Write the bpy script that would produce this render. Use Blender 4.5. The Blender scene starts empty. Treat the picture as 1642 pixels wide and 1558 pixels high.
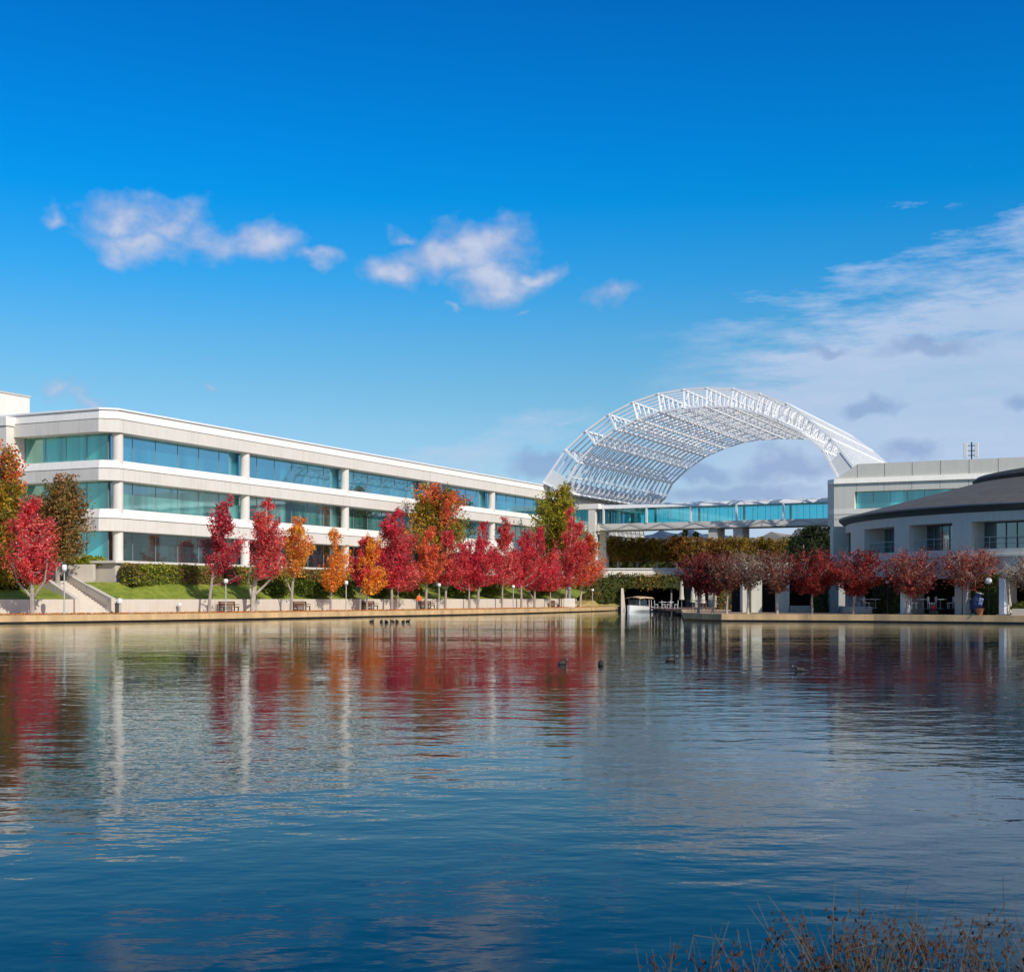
import bpy, bmesh, math, random
import numpy as np
from mathutils import Vector, Matrix

# ------------------------------------------------------------------ camera, sky, sun, exposure
F, CX, HY, EYE = 2200.0, 821.0, 959.0, 1.8          # focal length in photo pixels, horizon row, eye height above the water
scene = bpy.context.scene
cam_d = bpy.data.cameras.new("camera"); cam = bpy.data.objects.new("camera", cam_d)
scene.collection.objects.link(cam); scene.camera = cam
cam.location = (0, 0, EYE); cam.rotation_euler = (math.radians(90), 0, 0)
cam_d.sensor_width = 36; cam_d.lens = 36 * F / 1642; cam_d.shift_y = (HY - 779) / 1642
cam_d.clip_start = 0.1; cam_d.clip_end = 12000
cam_d.dof.use_dof = True; cam_d.dof.focus_distance = 120; cam_d.dof.aperture_fstop = 14
scene.view_settings.view_transform = 'Standard'; scene.view_settings.look = 'None'
scene.view_settings.exposure = 0.0; scene.view_settings.gamma = 1.0

SUN_AZ, SUN_EL = math.radians(141), math.radians(35)   # azimuth measured from +Y (view direction) clockwise
sdir = Vector((math.sin(SUN_AZ) * math.cos(SUN_EL), math.cos(SUN_AZ) * math.cos(SUN_EL), math.sin(SUN_EL)))
sun_d = bpy.data.lights.new("sun", 'SUN'); sun = bpy.data.objects.new("sun", sun_d)
scene.collection.objects.link(sun); sun_d.energy = 3.9; sun_d.angle = math.radians(0.5); sun_d.color = (1.0, 0.93, 0.82)
sun.rotation_euler = (-sdir).to_track_quat('-Z', 'Y').to_euler()

world = bpy.data.worlds.new("World"); scene.world = world; world.use_nodes = True
wt = world.node_tree; wt.nodes.clear()
def wn(t, **k):
    n = wt.nodes.new(t)
    for a, b in k.items(): setattr(n, a, b)
    return n
def wl(a, b): wt.links.new(a, b)
def wmath(op, a, b=None, c=None, clamp=False):
    n = wn('ShaderNodeMath', operation=op, use_clamp=clamp)
    for i, v in enumerate((a, b, c)):
        if v is None: continue
        if isinstance(v, (int, float)): n.inputs[i].default_value = v
        else: wl(v, n.inputs[i])
    return n.outputs[0]
sky = wn('ShaderNodeTexSky', sky_type='NISHITA', sun_disc=False)
sky.sun_elevation = SUN_EL; sky.sun_rotation = SUN_AZ
sky.air_density = 1.0; sky.dust_density = 0.3; sky.ozone_density = 3.0; sky.altitude = 100
tc = wn('ShaderNodeTexCoord'); sep = wn('ShaderNodeSeparateXYZ'); wl(tc.outputs['Generated'], sep.inputs[0])
AZ = wmath('ARCTAN2', sep.outputs[0], sep.outputs[1])
EL = wmath('ARCSINE', sep.outputs[2])
hs = wn('ShaderNodeHueSaturation'); hs.inputs['Saturation'].default_value = 1.0
wl(sky.outputs[0], hs.inputs['Color'])
ramp = wn('ShaderNodeValToRGB')                       # the deep polarised blue of this sky, by elevation
eln = wmath('MULTIPLY', EL, 1 / math.radians(90), clamp=True)
wl(eln, ramp.inputs[0])
SKYTINT = [(0.0, (1.0, 1.0, 1.0)), (0.1, (1.0, 1.0, 1.0)), (0.2, (1, 1, 1)), (0.27, (1, 1, 1)), (1.0, (1, 1, 1))]
SKYTINT = [(0.0, (.95, 1.0, 1.08)), (.055, (.80, 1.0, 1.12)), (.092, (.60, .98, 1.08)), (.117, (.42, .99, 1.19)), (.145, (.17, .97, 1.36)), (.178, (.015, .93, 1.49)), (.2, (.008, .875, 1.53)), (.26, (.008, .71, 1.41)), (.34, (.01, .66, 1.25)), (.6, (.25, .75, 1.1)), (1.0, (.6, .9, 1))]
e = ramp.color_ramp.elements
while len(e) > 1: e.remove(e[-1])
e[0].position = SKYTINT[0][0]; e[0].color = (*SKYTINT[0][1], 1)
for p, c in SKYTINT[1:]:
    q = e.new(p); q.color = (*c, 1)
mul = wn('ShaderNodeMixRGB', blend_type='MULTIPLY'); mul.inputs[0].default_value = 1
wl(hs.outputs[0], mul.inputs[1]); wl(ramp.outputs[0], mul.inputs[2])

# clouds live in the sky itself, by compass direction and height
def ang(px, py):
    x = (px - CX) / F; z = (HY - py) / F
    return math.atan2(x, 1), math.asin(z / math.sqrt(x * x + z * z + 1))
comb = wn('ShaderNodeCombineXYZ'); wl(AZ, comb.inputs[0]); wl(EL, comb.inputs[1])
def wnoise(scale, detail, rough, vec=None, sx=1, sy=1, off=0.0, rot=0.0):
    mp = wn('ShaderNodeMapping'); mp.inputs['Scale'].default_value = (sx, sy, 1); mp.inputs['Location'].default_value = (off, off * .7, off)
    mp.inputs['Rotation'].default_value = (0, 0, rot)
    wl(vec or comb.outputs[0], mp.inputs[0])
    n = wn('ShaderNodeTexNoise'); n.inputs['Scale'].default_value = scale; n.inputs['Detail'].default_value = detail
    n.inputs['Roughness'].default_value = rough; wl(mp.outputs[0], n.inputs['Vector']); return n.outputs['Fac']
nA = wnoise(19, 8, .6, sy=1.5); nB = wnoise(70, 6, .6, off=3.1, sy=1.2)
nS = wnoise(22, 9, .68, sx=.55, sy=2.6, off=7.7, rot=-.28)
nD = wnoise(9, 4, .5, off=1.7)
nW1 = wnoise(30, 3, .5, off=11.3); nW2 = wnoise(30, 3, .5, off=23.9)
WX = wmath('ADD', AZ, wmath('MULTIPLY', wmath('SUBTRACT', nW1, .5), .035)); WY = wmath('ADD', EL, wmath('MULTIPLY', wmath('SUBTRACT', nW2, .5), .035))
def faint(x, k=.38): return wmath('SUBTRACT', x, k)
def ell(px, py, rx, ry, rot=0.0, vx=WX, vy=WY):
    a0, e0 = ang(px, py); rx /= F; ry /= F
    dx = wmath('SUBTRACT', vx, a0); dy = wmath('SUBTRACT', vy, e0)
    c, s = math.cos(rot), math.sin(rot)
    u = wmath('ADD', wmath('MULTIPLY', dx, c / rx), wmath('MULTIPLY', dy, s / rx))
    v = wmath('ADD', wmath('MULTIPLY', dx, -s / ry), wmath('MULTIPLY', dy, c / ry))
    r = wmath('SQRT', wmath('ADD', wmath('MULTIPLY', u, u), wmath('MULTIPLY', v, v)))
    return wmath('SUBTRACT', 1.0, r)                  # 1 at the centre, 0 on the rim
def wmax(lst):
    r = lst[0]
    for x in lst[1:]: r = wmath('MAXIMUM', r, x)
    return r
cum = wmax([ell(190, 348, 82, 44), ell(262, 360, 92, 50), ell(225, 388, 100, 34), faint(ell(335, 385, 90, 36), .15),
            ell(422, 386, 80, 38), faint(ell(510, 412, 70, 22), .3), faint(ell(92, 350, 36, 34), .4),
            ell(772, 393, 102, 52), ell(700, 412, 95, 44, .25), ell(640, 436, 66, 34), ell(795, 452, 88, 46), ell(862, 443, 48, 22),
            ell(650, 385, 30, 22), faint(ell(980, 470, 68, 32), .22), faint(ell(730, 497, 30, 10)), 
            faint(ell(830, 508, 34, 10)), faint(ell(336, 632, 28, 18)), faint(ell(100, 632, 50, 34)), faint(ell(150, 645, 90, 24))])
dens = wmath('ADD', cum, wmath('MULTIPLY', wmath('SUBTRACT', nA, .5), 1.7))
dens = wmath('ADD', dens, wmath('MULTIPLY', wmath('SUBTRACT', nB, .5), .45))
cmask = wmath('MULTIPLY', wmath('SMOOTHSTEP', dens, 0, 1) if False else wmath('MULTIPLY', wmath('SUBTRACT', dens, .0), 1.15, clamp=True), .80)
cmask = wmath('MULTIPLY', cmask, wmath('MULTIPLY', wmath('ADD', cum, .30), 2.6, clamp=True))
# the wide thin sheet on the right
a0, e0 = ang(1100, 575); a1, e1 = ang(1642, 370)
sl = (e1 - e0) / (a1 - a0)
line = wmath('SUBTRACT', wmath('SUBTRACT', wmath('ADD', wmath('MULTIPLY', wmath('SUBTRACT', AZ, a0), sl), e0), EL), 0.0)
sheet = wmath('ADD', wmath('ADD', wmath('MULTIPLY', line, 17.0), .35), wmath('MULTIPLY', wmath('SUBTRACT', nS, .5), 3.4))
sheet = wmath('MULTIPLY', sheet, 1.0, clamp=True)
sheet = wmath('MULTIPLY', sheet, wmath('MULTIPLY', wmath('SUBTRACT', AZ, ang(1000, 600)[0]), 9, clamp=True))
sheet = wmath('MULTIPLY', sheet, wmath('ADD', .40, wmath('MULTIPLY', nS, .75)))
streak = wmax([ell(800, 705, 190, 34, .28), ell(900, 680, 60, 10, .5), ell(720, 730, 170, 28, .1), ell(780, 760, 160, 26)])
streak = wmath('MULTIPLY', wmath('ADD', streak, wmath('MULTIPLY', wmath('SUBTRACT', nS, .55), 3.5)), .42, clamp=True)
streak = wmath('MULTIPLY', streak, wmath('MULTIPLY', wmax([ell(800, 705, 250, 60, .28), ell(760, 745, 260, 50)]), 2.5, clamp=True))
grey = wmax([ell(1485, 560, 105, 20), ell(1400, 654, 56, 15, .08), ell(1265, 748, 110, 32, .1), ell(1330, 565, 50, 14), ell(1460, 725, 60, 30),
             ell(1180, 790, 180, 22), ell(1630, 640, 32, 22), ell(880, 740, 90, 24), ell(1120, 760, 80, 20)])
gmask = wmath('MULTIPLY', wmath('ADD', grey, wmath('MULTIPLY', wmath('SUBTRACT', nA, .5), 1.6)), 1.6, clamp=True)
gmask = wmath('MULTIPLY', gmask, .62)
def wmix(f, a, b):
    n = wn('ShaderNodeMixRGB'); wl(f, n.inputs[0])
    for i, v in ((1, a), (2, b)):
        if isinstance(v, tuple): n.inputs[i].default_value = (*v, 1)
        else: wl(v, n.inputs[i])
    return n.outputs[0]
SK = 0.10
def cl(r, g, b): return (r / SK, g / SK, b / SK)
hz_warm = wmath('MULTIPLY', wmath('SUBTRACT', 1.0, wmath('MULTIPLY', EL, 1 / math.radians(8)), clamp=True), .5)
col = wmix(hz_warm, mul.outputs[0], cl(.40, .52, .76))
col = wmix(streak, col, cl(.55, .63, .80))
col = wmix(sheet, col, cl(.50, .61, .82))
col = wmix(gmask, col, cl(.235, .35, .60))
lit = wmath('MULTIPLY', wmath('ADD', wmath('MULTIPLY', wmath('SUBTRACT', dens, .3), 1.0), wmath('SUBTRACT', nA, .4)), 1.0, clamp=True)
ccol = wmix(lit, cl(.36, .44, .66), cl(.66, .68, .80))
col = wmix(cmask, col, ccol)
bg = wn('ShaderNodeBackground'); bg.inputs[1].default_value = SK
wl(col, bg.inputs[0]); wo = wn('ShaderNodeOutputWorld'); wl(bg.outputs[0], wo.inputs[0])

# ------------------------------------------------------------------ helpers
COL = scene.collection
rnd = random.Random(11)
def X(px, d): return (px - CX) / F * d
def Z(py, d): return EYE + (HY - py) / F * d
def P(px, d, z): return Vector((X(px, d), d, z))

def tag(o, label=None, cat=None, group=None, kind=None):
    if label: o['label'] = label
    if cat: o['category'] = cat
    if group: o['group'] = group
    if kind: o['kind'] = kind
    return o
def empty(name, loc=(0, 0, 0), rz=0.0):
    o = bpy.data.objects.new(name, None); COL.objects.link(o); o.location = loc; o.rotation_euler = (0, 0, rz)
    o.empty_display_size = .3; return o
def copy_tree(o, parent=None):
    c = o.copy(); COL.objects.link(c); c.parent = parent
    for ch in list(o.children): copy_tree(ch, c)
    return c

class MB:
    def __init__(s): s.v = []; s.f = []
    def add(s, vs, fs):
        n = len(s.v); s.v += [tuple(x) for x in vs]; s.f += [tuple(i + n for i in q) for q in fs]; return s
    def prism(s, poly, z0, z1, top=None):
        """poly: ccw list of (x,y); top: optional second outline"""
        n = len(poly); top = top or poly
        vs = [(p[0], p[1], z0) for p in poly] + [(p[0], p[1], z1) for p in top]
        fs = [tuple(reversed(range(n))), tuple(range(n, 2 * n))] + [(i, (i + 1) % n, n + (i + 1) % n, n + i) for i in range(n)]
        return s.add(vs, fs)
    def box(s, c, size, rz=0.0, ax=None):
        hx, hy, hz = size[0] / 2, size[1] / 2, size[2] / 2
        ca, sa = math.cos(rz), math.sin(rz)
        pl = [(-hx, -hy), (hx, -hy), (hx, hy), (-hx, hy)]
        pl = [(c[0] + a * ca - b * sa, c[1] + a * sa + b * ca) for a, b in pl]
        return s.prism(pl, c[2] - hz, c[2] + hz)
    def bar(s, p, q, r, r2=None, n=4, cap=True, flat=1.0):
        p = Vector(p); q = Vector(q); r2 = r if r2 is None else r2
        d = (q - p)
        if d.length < 1e-6: return s
        d.normalize(); up = Vector((0, 0, 1)) if abs(d.z) < .95 else Vector((1, 0, 0))
        a = d.cross(up).normalized(); b = a.cross(d)
        vs = []
        for (c, rr) in ((p, r), (q, r2)):
            for i in range(n):
                t = 2 * math.pi * (i + .5) / n
                vs.append(c + (a * math.cos(t) + b * math.sin(t) * flat) * rr)
        fs = [(i, (i + 1) % n, n + (i + 1) % n, n + i) for i in range(n)]
        if cap: fs += [tuple(reversed(range(n))), tuple(range(n, 2 * n))]
        return s.add(vs, fs)
    def path(s, pts, r, r2=None, n=5):
        r2 = r if r2 is None else r2; m = len(pts) - 1
        for i in range(m):
            s.bar(pts[i], pts[i + 1], r + (r2 - r) * i / m, r + (r2 - r) * (i + 1) / m, n)
        return s
    def lathe(s, c, prof, n=16):
        """prof: list of (radius, z)"""
        m = len(prof); vs = []
        for (r, z) in prof:
            for i in range(n):
                t = 2 * math.pi * i / n; vs.append((c[0] + r * math.cos(t), c[1] + r * math.sin(t), c[2] + z))
        fs = [(j * n + i, j * n + (i + 1) % n, (j + 1) * n + (i + 1) % n, (j + 1) * n + i) for j in range(m - 1) for i in range(n)]
        fs += [tuple(reversed(range(n))), tuple(range((m - 1) * n, m * n))]
        return s.add(vs, fs)
    def quad(s, a, b, c, d): return s.add([a, b, c, d], [(0, 1, 2, 3)])
    def build(s, name, mat, parent=None, smooth=False, bevel=0.0):
        me = bpy.data.meshes.new(name); me.from_pydata(s.v, [], s.f); me.update()
        bm = bmesh.new(); bm.from_mesh(me); bmesh.ops.recalc_face_normals(bm, faces=bm.faces); bm.to_mesh(me); bm.free()
        o = bpy.data.objects.new(name, me); COL.objects.link(o)
        if mat: me.materials.append(mat)
        if smooth:
            me.polygons.foreach_set('use_smooth', [True] * len(me.polygons))
            try: me.set_sharp_from_angle(angle=math.radians(40))
            except Exception: pass
        if bevel:
            b = o.modifiers.new('bevel', 'BEVEL'); b.width = bevel; b.segments = 2; b.limit_method = 'ANGLE'
        if parent is not None: o.parent = parent
        return o

# ------------------------------------------------------------------ materials
M = {}
def newmat(name):
    m = bpy.data.materials.new(name); m.use_nodes = True; nt = m.node_tree; b = nt.nodes['Principled BSDF']; M[name] = m
    return m, nt, b
def noise(nt, scale, detail=4, rough=.55, sx=1, sy=1, sz=1, coord='Object'):
    t = nt.nodes.new('ShaderNodeTexCoord'); mp = nt.nodes.new('ShaderNodeMapping'); mp.inputs['Scale'].default_value = (sx, sy, sz)
    n = nt.nodes.new('ShaderNodeTexNoise'); n.inputs['Scale'].default_value = scale; n.inputs['Detail'].default_value = detail
    n.inputs['Roughness'].default_value = rough
    nt.links.new(t.outputs[coord], mp.inputs[0]); nt.links.new(mp.outputs[0], n.inputs['Vector']); return n.outputs['Fac']
def cramp(nt, fac, stops):
    r = nt.nodes.new('ShaderNodeValToRGB'); nt.links.new(fac, r.inputs[0]); e = r.color_ramp.elements
    e[0].position = stops[0][0]; e[0].color = (*stops[0][1], 1); e[1].position = stops[1][0]; e[1].color = (*stops[1][1], 1)
    for p, c in stops[2:]: q = e.new(p); q.color = (*c, 1)
    return r.outputs[0]
def bump(nt, b, fac, strength, dist=.02):
    n = nt.nodes.new('ShaderNodeBump'); n.inputs['Strength'].default_value = strength; n.inputs['Distance'].default_value = dist
    nt.links.new(fac, n.inputs['Height']); nt.links.new(n.outputs[0], b.inputs['Normal'])
def mottled(name, c, var=.18, scale=1.5, rough=.8, sx=1, sy=1, sz=1, b_s=0.0, detail=5, metallic=0.0):
    m, nt, b = newmat(name)
    f = noise(nt, scale, detail, .6, sx, sy, sz)
    lo = tuple(x * (1 - var) for x in c); hi = tuple(min(1, x * (1 + var)) for x in c)
    nt.links.new(cramp(nt, f, [(.3, lo), (.7, hi)]), b.inputs['Base Color'])
    b.inputs['Roughness'].default_value = rough; b.inputs['Metallic'].default_value = metallic
    if b_s: bump(nt, b, f, b_s)
    return m
def concrete(name, c, joints=0.0):
    m, nt, b = newmat(name)
    f = noise(nt, .35, 6, .6); g = noise(nt, 2.5, 5, .6, 1.6, 1.6, .18)
    mx = nt.nodes.new('ShaderNodeMath'); mx.operation = 'MULTIPLY_ADD'; nt.links.new(g, mx.inputs[0]); mx.inputs[1].default_value = .6
    mm = nt.nodes.new('ShaderNodeMath'); mm.operation = 'MULTIPLY'; nt.links.new(f, mm.inputs[0]); mm.inputs[1].default_value = .4
    nt.links.new(mm.outputs[0], mx.inputs[2])
    lo = tuple(x * .88 for x in c); hi = tuple(min(1, x * 1.03) for x in c)
    nt.links.new(cramp(nt, mx.outputs[0], [(.34, lo), (.52, c), (.68, hi)]), b.inputs['Base Color'])
    b.inputs['Roughness'].default_value = .75
    fine = noise(nt, 14, 3); bump(nt, b, fine, .15, .01)
    return m
concrete('white_concrete', (.74, .69, .62)); concrete('white_concrete_sunlit', (.84, .80, .74)); concrete('grey_concrete', (.40, .39, .34))  # lighter white copy paints in the sun on the sloped upper courses
concrete('pale_concrete', (.62, .55, .46)); concrete('tall_concrete', (.68, .66, .57)); concrete('tall_ledge', (.86, .82, .72))  # ledge colour lightened for the light its sloped top catches
concrete('round_wall', (.60, .59, .50)); mottled('coping', (.60, .39, .19), .28, .9, .8, 1, 1, .3, .2); concrete('soffit', (.55, .50, .42))
mottled('joint', (.16, .13, .10), .1); mottled('roof_grey', (.45, .43, .40), .1, .5)
mottled('white_steel', (.90, .90, .90), .04, .8, .4); mottled('grey_steel', (.25, .26, .27), .1, 2, .4)
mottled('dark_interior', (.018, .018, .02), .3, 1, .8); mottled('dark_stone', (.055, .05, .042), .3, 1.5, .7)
mottled('slate_roof', (.105, .092, .075), .22, 1.2, .75, 1, 1, 1, .2); mottled('fascia_dark', (.030, .045, .045), .2, 1, .35)
mottled('bark', (.36, .30, .25), .3, 6, .9, 1, 1, .3, .3); mottled('bark_pale', (.46, .40, .33), .3, 6, .9, 1, 1, .3, .3)
mottled('bark_dark', (.10, .085, .07), .3, 6, .9, 1, 1, .3)
mottled('wood_bench', (.16, .075, .04), .3, 8, .6, .2, 1, 1); mottled('brown_deck', (.16, .085, .06), .3, 3, .7, 6, .3, 1)
mottled('white_paint', (.80, .80, .78), .05, 3, .35); mottled('canopy_tan', (.62, .42, .24), .08, 2, .6)
mottled('skin', (.55, .32, .22), .05); mottled('orange_cloth', (.85, .16, .02), .12, 9, .8); mottled('dark_cloth', (.03, .03, .045), .2, 9, .8)
mottled('hair', (.05, .03, .02), .2, 30, .6); mottled('black_metal', (.02, .02, .022), .2, 3, .4)
mottled('terracotta', (.33, .12, .06), .2, 4, .8); mottled('navy_cloth', (.02, .035, .10), .2, 5, .8); mottled('pale_blue_cloth', (.28, .36, .55), .15, 5, .8)
mottled('cream_canvas', (.55, .52, .42), .1, 4, .8); mottled('dark_canvas', (.10, .10, .09), .1, 4, .8); mottled('red_cloth', (.6, .03, .03), .1)
mottled('duck_dark', (.02, .018, .016), .3, 20, .6); mottled('duck_brown', (.09, .06, .04), .4, 25, .7); mottled('duck_white', (.6, .58, .52), .1)
mottled('hedge_core', (.05, .06, .012), .3, 2, .9); mottled('soil', (.10, .065, .04), .3, 2, .95)
mottled('hill_haze_blue', (.055, .10, .17), .25, .004, 1); mottled('hill_tan', (.30, .24, .19), .18, .006, 1)  # blue of the far ridge is distance haze put into its colour

# lawn, path, ground
m, nt, b = newmat('lawn_grass'); f = noise(nt, 1.1, 8, .7); g = noise(nt, 9, 3)
mx = nt.nodes.new('ShaderNodeMath'); mx.operation = 'ADD'; nt.links.new(f, mx.inputs[0])
m2 = nt.nodes.new('ShaderNodeMath'); m2.operation = 'MULTIPLY'; nt.links.new(g, m2.inputs[0]); m2.inputs[1].default_value = .5; nt.links.new(m2.outputs[0], mx.inputs[1])
nt.links.new(cramp(nt, mx.outputs[0], [(.5, (.07, .11, .008)), (.7, (.16, .21, .015)), (.95, (.30, .31, .04))]), b.inputs['Base Color'])
b.inputs['Roughness'].default_value = .95; bump(nt, b, g, .6, .08)
m, nt, b = newmat('walk'); f = noise(nt, .8, 8, .7); g = noise(nt, 7, 4)
mx = nt.nodes.new('ShaderNodeMath'); mx.operation = 'MULTIPLY'; nt.links.new(f, mx.inputs[0]); nt.links.new(g, mx.inputs[1])
nt.links.new(cramp(nt, mx.outputs[0], [(.15, (.34, .24, .14)), (.25, (.50, .36, .22)), (.36, (.52, .22, .08))]), b.inputs['Base Color'])
b.inputs['Roughness'].default_value = .9
mottled('ground_mat', (.16, .13, .08), .3, .3, .95); mottled('dry_grass_mat', (.36, .28, .09), .35, 3, .95, 1, 1, .4, .5)
mottled('dark_edge', (.035, .028, .02), .3, 2, .35); mottled('pond_bed_mat', (.02, .03, .02), .3, .3)

# water
m, nt, b = newmat('water_mat')
b.inputs['Base Color'].default_value = (.0008, .016, .026, 1); b.inputs['Roughness'].default_value = .018; b.inputs['IOR'].default_value = 1.165
n1 = noise(nt, 1.1, 3, .5, .8, 1.1, 1); n2 = noise(nt, 4.2, 3, .5, .75, 1.1, 1); n3 = noise(nt, .045, 3, .5, .5, 1.6, 1)
n4 = noise(nt, .16, 2, .5, .7, 1.2, 1)
calm = cramp(nt, n3, [(.38, (.35, .35, .35)), (.58, (1, 1, 1))])
def nmath(nt, op, a, b_=None, clamp=False):
    n = nt.nodes.new('ShaderNodeMath'); n.operation = op; n.use_clamp = clamp
    for i, v in enumerate((a, b_)):
        if v is None: continue
        if isinstance(v, (int, float)): n.inputs[i].default_value = v
        else: nt.links.new(v, n.inputs[i])
    return n.outputs[0]
h = nmath(nt, 'ADD', nmath(nt, 'MULTIPLY', n1, 1.35), nmath(nt, 'MULTIPLY', n2, .30))
h = nmath(nt, 'ADD', nmath(nt, 'MULTIPLY', h, calm), nmath(nt, 'MULTIPLY', n4, 1.0))
WATER_BUMP = .0155
bump(nt, b, h, 1.0, WATER_BUMP)
wb_ = b.inputs['Normal'].links[0].from_socket
df = nt.nodes.new('ShaderNodeBsdfDiffuse'); df.inputs[0].default_value = (.0008, .015, .026, 1)
gl = nt.nodes.new('ShaderNodeBsdfGlossy'); gl.inputs['Color'].default_value = (.93, .99, 1.0, 1); gl.inputs['Roughness'].default_value = .018
fr = nt.nodes.new('ShaderNodeFresnel'); fr.inputs[0].default_value = 1.18
for n_ in (gl, fr): nt.links.new(wb_, n_.inputs['Normal'])
mi = nt.nodes.new('ShaderNodeMixShader'); nt.links.new(fr.outputs[0], mi.inputs[0]); nt.links.new(df.outputs[0], mi.inputs[1]); nt.links.new(gl.outputs[0], mi.inputs[2])
nt.links.new(mi.outputs[0], nt.nodes['Material Output'].inputs[0])

# glass
def glassmat(name, base, tint, refl, rough=.03, wob=.15):
    m, nt, b = newmat(name)
    bn = noise(nt, .45, 3, .5, 1, 1, .05)
    nt.links.new(cramp(nt, bn, [(.40, tuple(x * .35 for x in base)), (.50, base), (.60, tuple(min(1, x * 1.9 + .02) for x in base))]), b.inputs['Base Color'])
    b.inputs['Roughness'].default_value = .25; b.inputs['IOR'].default_value = 1.45
    gl = nt.nodes.new('ShaderNodeBsdfGlossy'); gl.inputs['Color'].default_value = (*tint, 1); gl.inputs['Roughness'].default_value = rough
    fr = nt.nodes.new('ShaderNodeLayerWeight'); fr.inputs['Blend'].default_value = .35
    mr = nt.nodes.new('ShaderNodeMapRange'); mr.inputs[3].default_value = refl; mr.inputs[4].default_value = 1.0
    nt.links.new(fr.outputs['Fresnel'], mr.inputs[0])
    f = noise(nt, .25, 2, .5); n = nt.nodes.new('ShaderNodeBump'); n.inputs['Strength'].default_value = wob; n.inputs['Distance'].default_value = .05
    nt.links.new(f, n.inputs['Height']); nt.links.new(n.outputs[0], gl.inputs['Normal'])
    mi = nt.nodes.new('ShaderNodeMixShader'); nt.links.new(mr.outputs[0], mi.inputs[0]); nt.links.new(b.outputs[0], mi.inputs[1]); nt.links.new(gl.outputs[0], mi.inputs[2])
    nt.links.new(mi.outputs[0], nt.nodes['Material Output'].inputs[0]); return m
glassmat('blue_glass', (.01, .10, .13), (.30, .72, .88), .62)
glassmat('mid_glass', (.05, .19, .18), (.52, .78, .80), .42)
glassmat('green_glass', (.04, .22, .18), (.45, .80, .70), .35)
glassmat('dark_glass', (.006, .022, .028), (.45, .62, .66), .28)
glassmat('teal_glass', (.05, .36, .36), (.40, .78, .80), .30)
m, nt, b = newmat('bridge_glass')
tr = nt.nodes.new('ShaderNodeBsdfTransparent'); tr.inputs[0].default_value = (.28, .80, .86, 1)
gl = nt.nodes.new('ShaderNodeBsdfGlossy'); gl.inputs['Color'].default_value = (.55, .9, .95, 1); gl.inputs['Roughness'].default_value = .03
fr = nt.nodes.new('ShaderNodeFresnel'); fr.inputs[0].default_value = 1.5
ad = nmath(nt, 'ADD', fr.outputs[0], .12, True)
mi = nt.nodes.new('ShaderNodeMixShader'); nt.links.new(ad, mi.inputs[0]); nt.links.new(tr.outputs[0], mi.inputs[1]); nt.links.new(gl.outputs[0], mi.inputs[2])
nt.links.new(mi.outputs[0], nt.nodes['Material Output'].inputs[0])
m, nt, b = newmat('boat_glass'); b.inputs['Base Color'].default_value = (.03, .06, .07, 1); b.inputs['Roughness'].default_value = .05
m, nt, b = newmat('globe'); b.inputs['Base Color'].default_value = (.80, .82, .82, 1); b.inputs['Roughness'].default_value = .2

# leaves: colour of each leaf stored on the mesh
m, nt, b = newmat('leaf')
at = nt.nodes.new('ShaderNodeAttribute'); at.attribute_name = 'leafcol'
nt.links.new(at.outputs['Color'], b.inputs['Base Color']); b.inputs['Roughness'].default_value = .6; b.inputs['Specular IOR Level'].default_value = .25
tl = nt.nodes.new('ShaderNodeBsdfTranslucent'); nt.links.new(at.outputs['Color'], tl.inputs[0])
mi = nt.nodes.new('ShaderNodeMixShader'); mi.inputs[0].default_value = .38
nt.links.new(b.outputs[0], mi.inputs[1]); nt.links.new(tl.outputs[0], mi.inputs[2]); nt.links.new(mi.outputs[0], nt.nodes['Material Output'].inputs[0])

def leafmesh(name, C, size, cols, parent, rng, flat=None):
    """C (n,3) centres, size (n,), cols (n,3): one small four-cornered leaf each"""
    n = len(C)
    a = rng.normal(size=(n, 3)); a /= np.linalg.norm(a, axis=1)[:, None]
    b_ = rng.normal(size=(n, 3)); b_ -= a * (a * b_).sum(1)[:, None]; b_ /= np.linalg.norm(b_, axis=1)[:, None]
    s = size[:, None]
    V = np.stack([C - a * s, C - b_ * s * .62, C + a * s, C + b_ * s * .62], 1).reshape(-1, 3)
    me = bpy.data.meshes.new(name); me.vertices.add(4 * n); me.vertices.foreach_set('co', V.astype(np.float32).ravel())
    me.loops.add(4 * n); me.loops.foreach_set('vertex_index', np.arange(4 * n, dtype=np.int32))
    me.polygons.add(n); me.polygons.foreach_set('loop_start', np.arange(0, 4 * n, 4, dtype=np.int32))
    me.update(calc_edges=True)
    ca = me.color_attributes.new('leafcol', 'FLOAT_COLOR', 'POINT')
    c4 = np.ones((4 * n, 4), np.float32); c4[:, :3] = np.repeat(np.clip(cols, 0, 1), 4, axis=0); ca.data.foreach_set('color', c4.ravel())
    me.materials.append(M['leaf']); o = bpy.data.objects.new(name, me); COL.objects.link(o)
    if parent is not None: o.parent = parent
    return o

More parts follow.
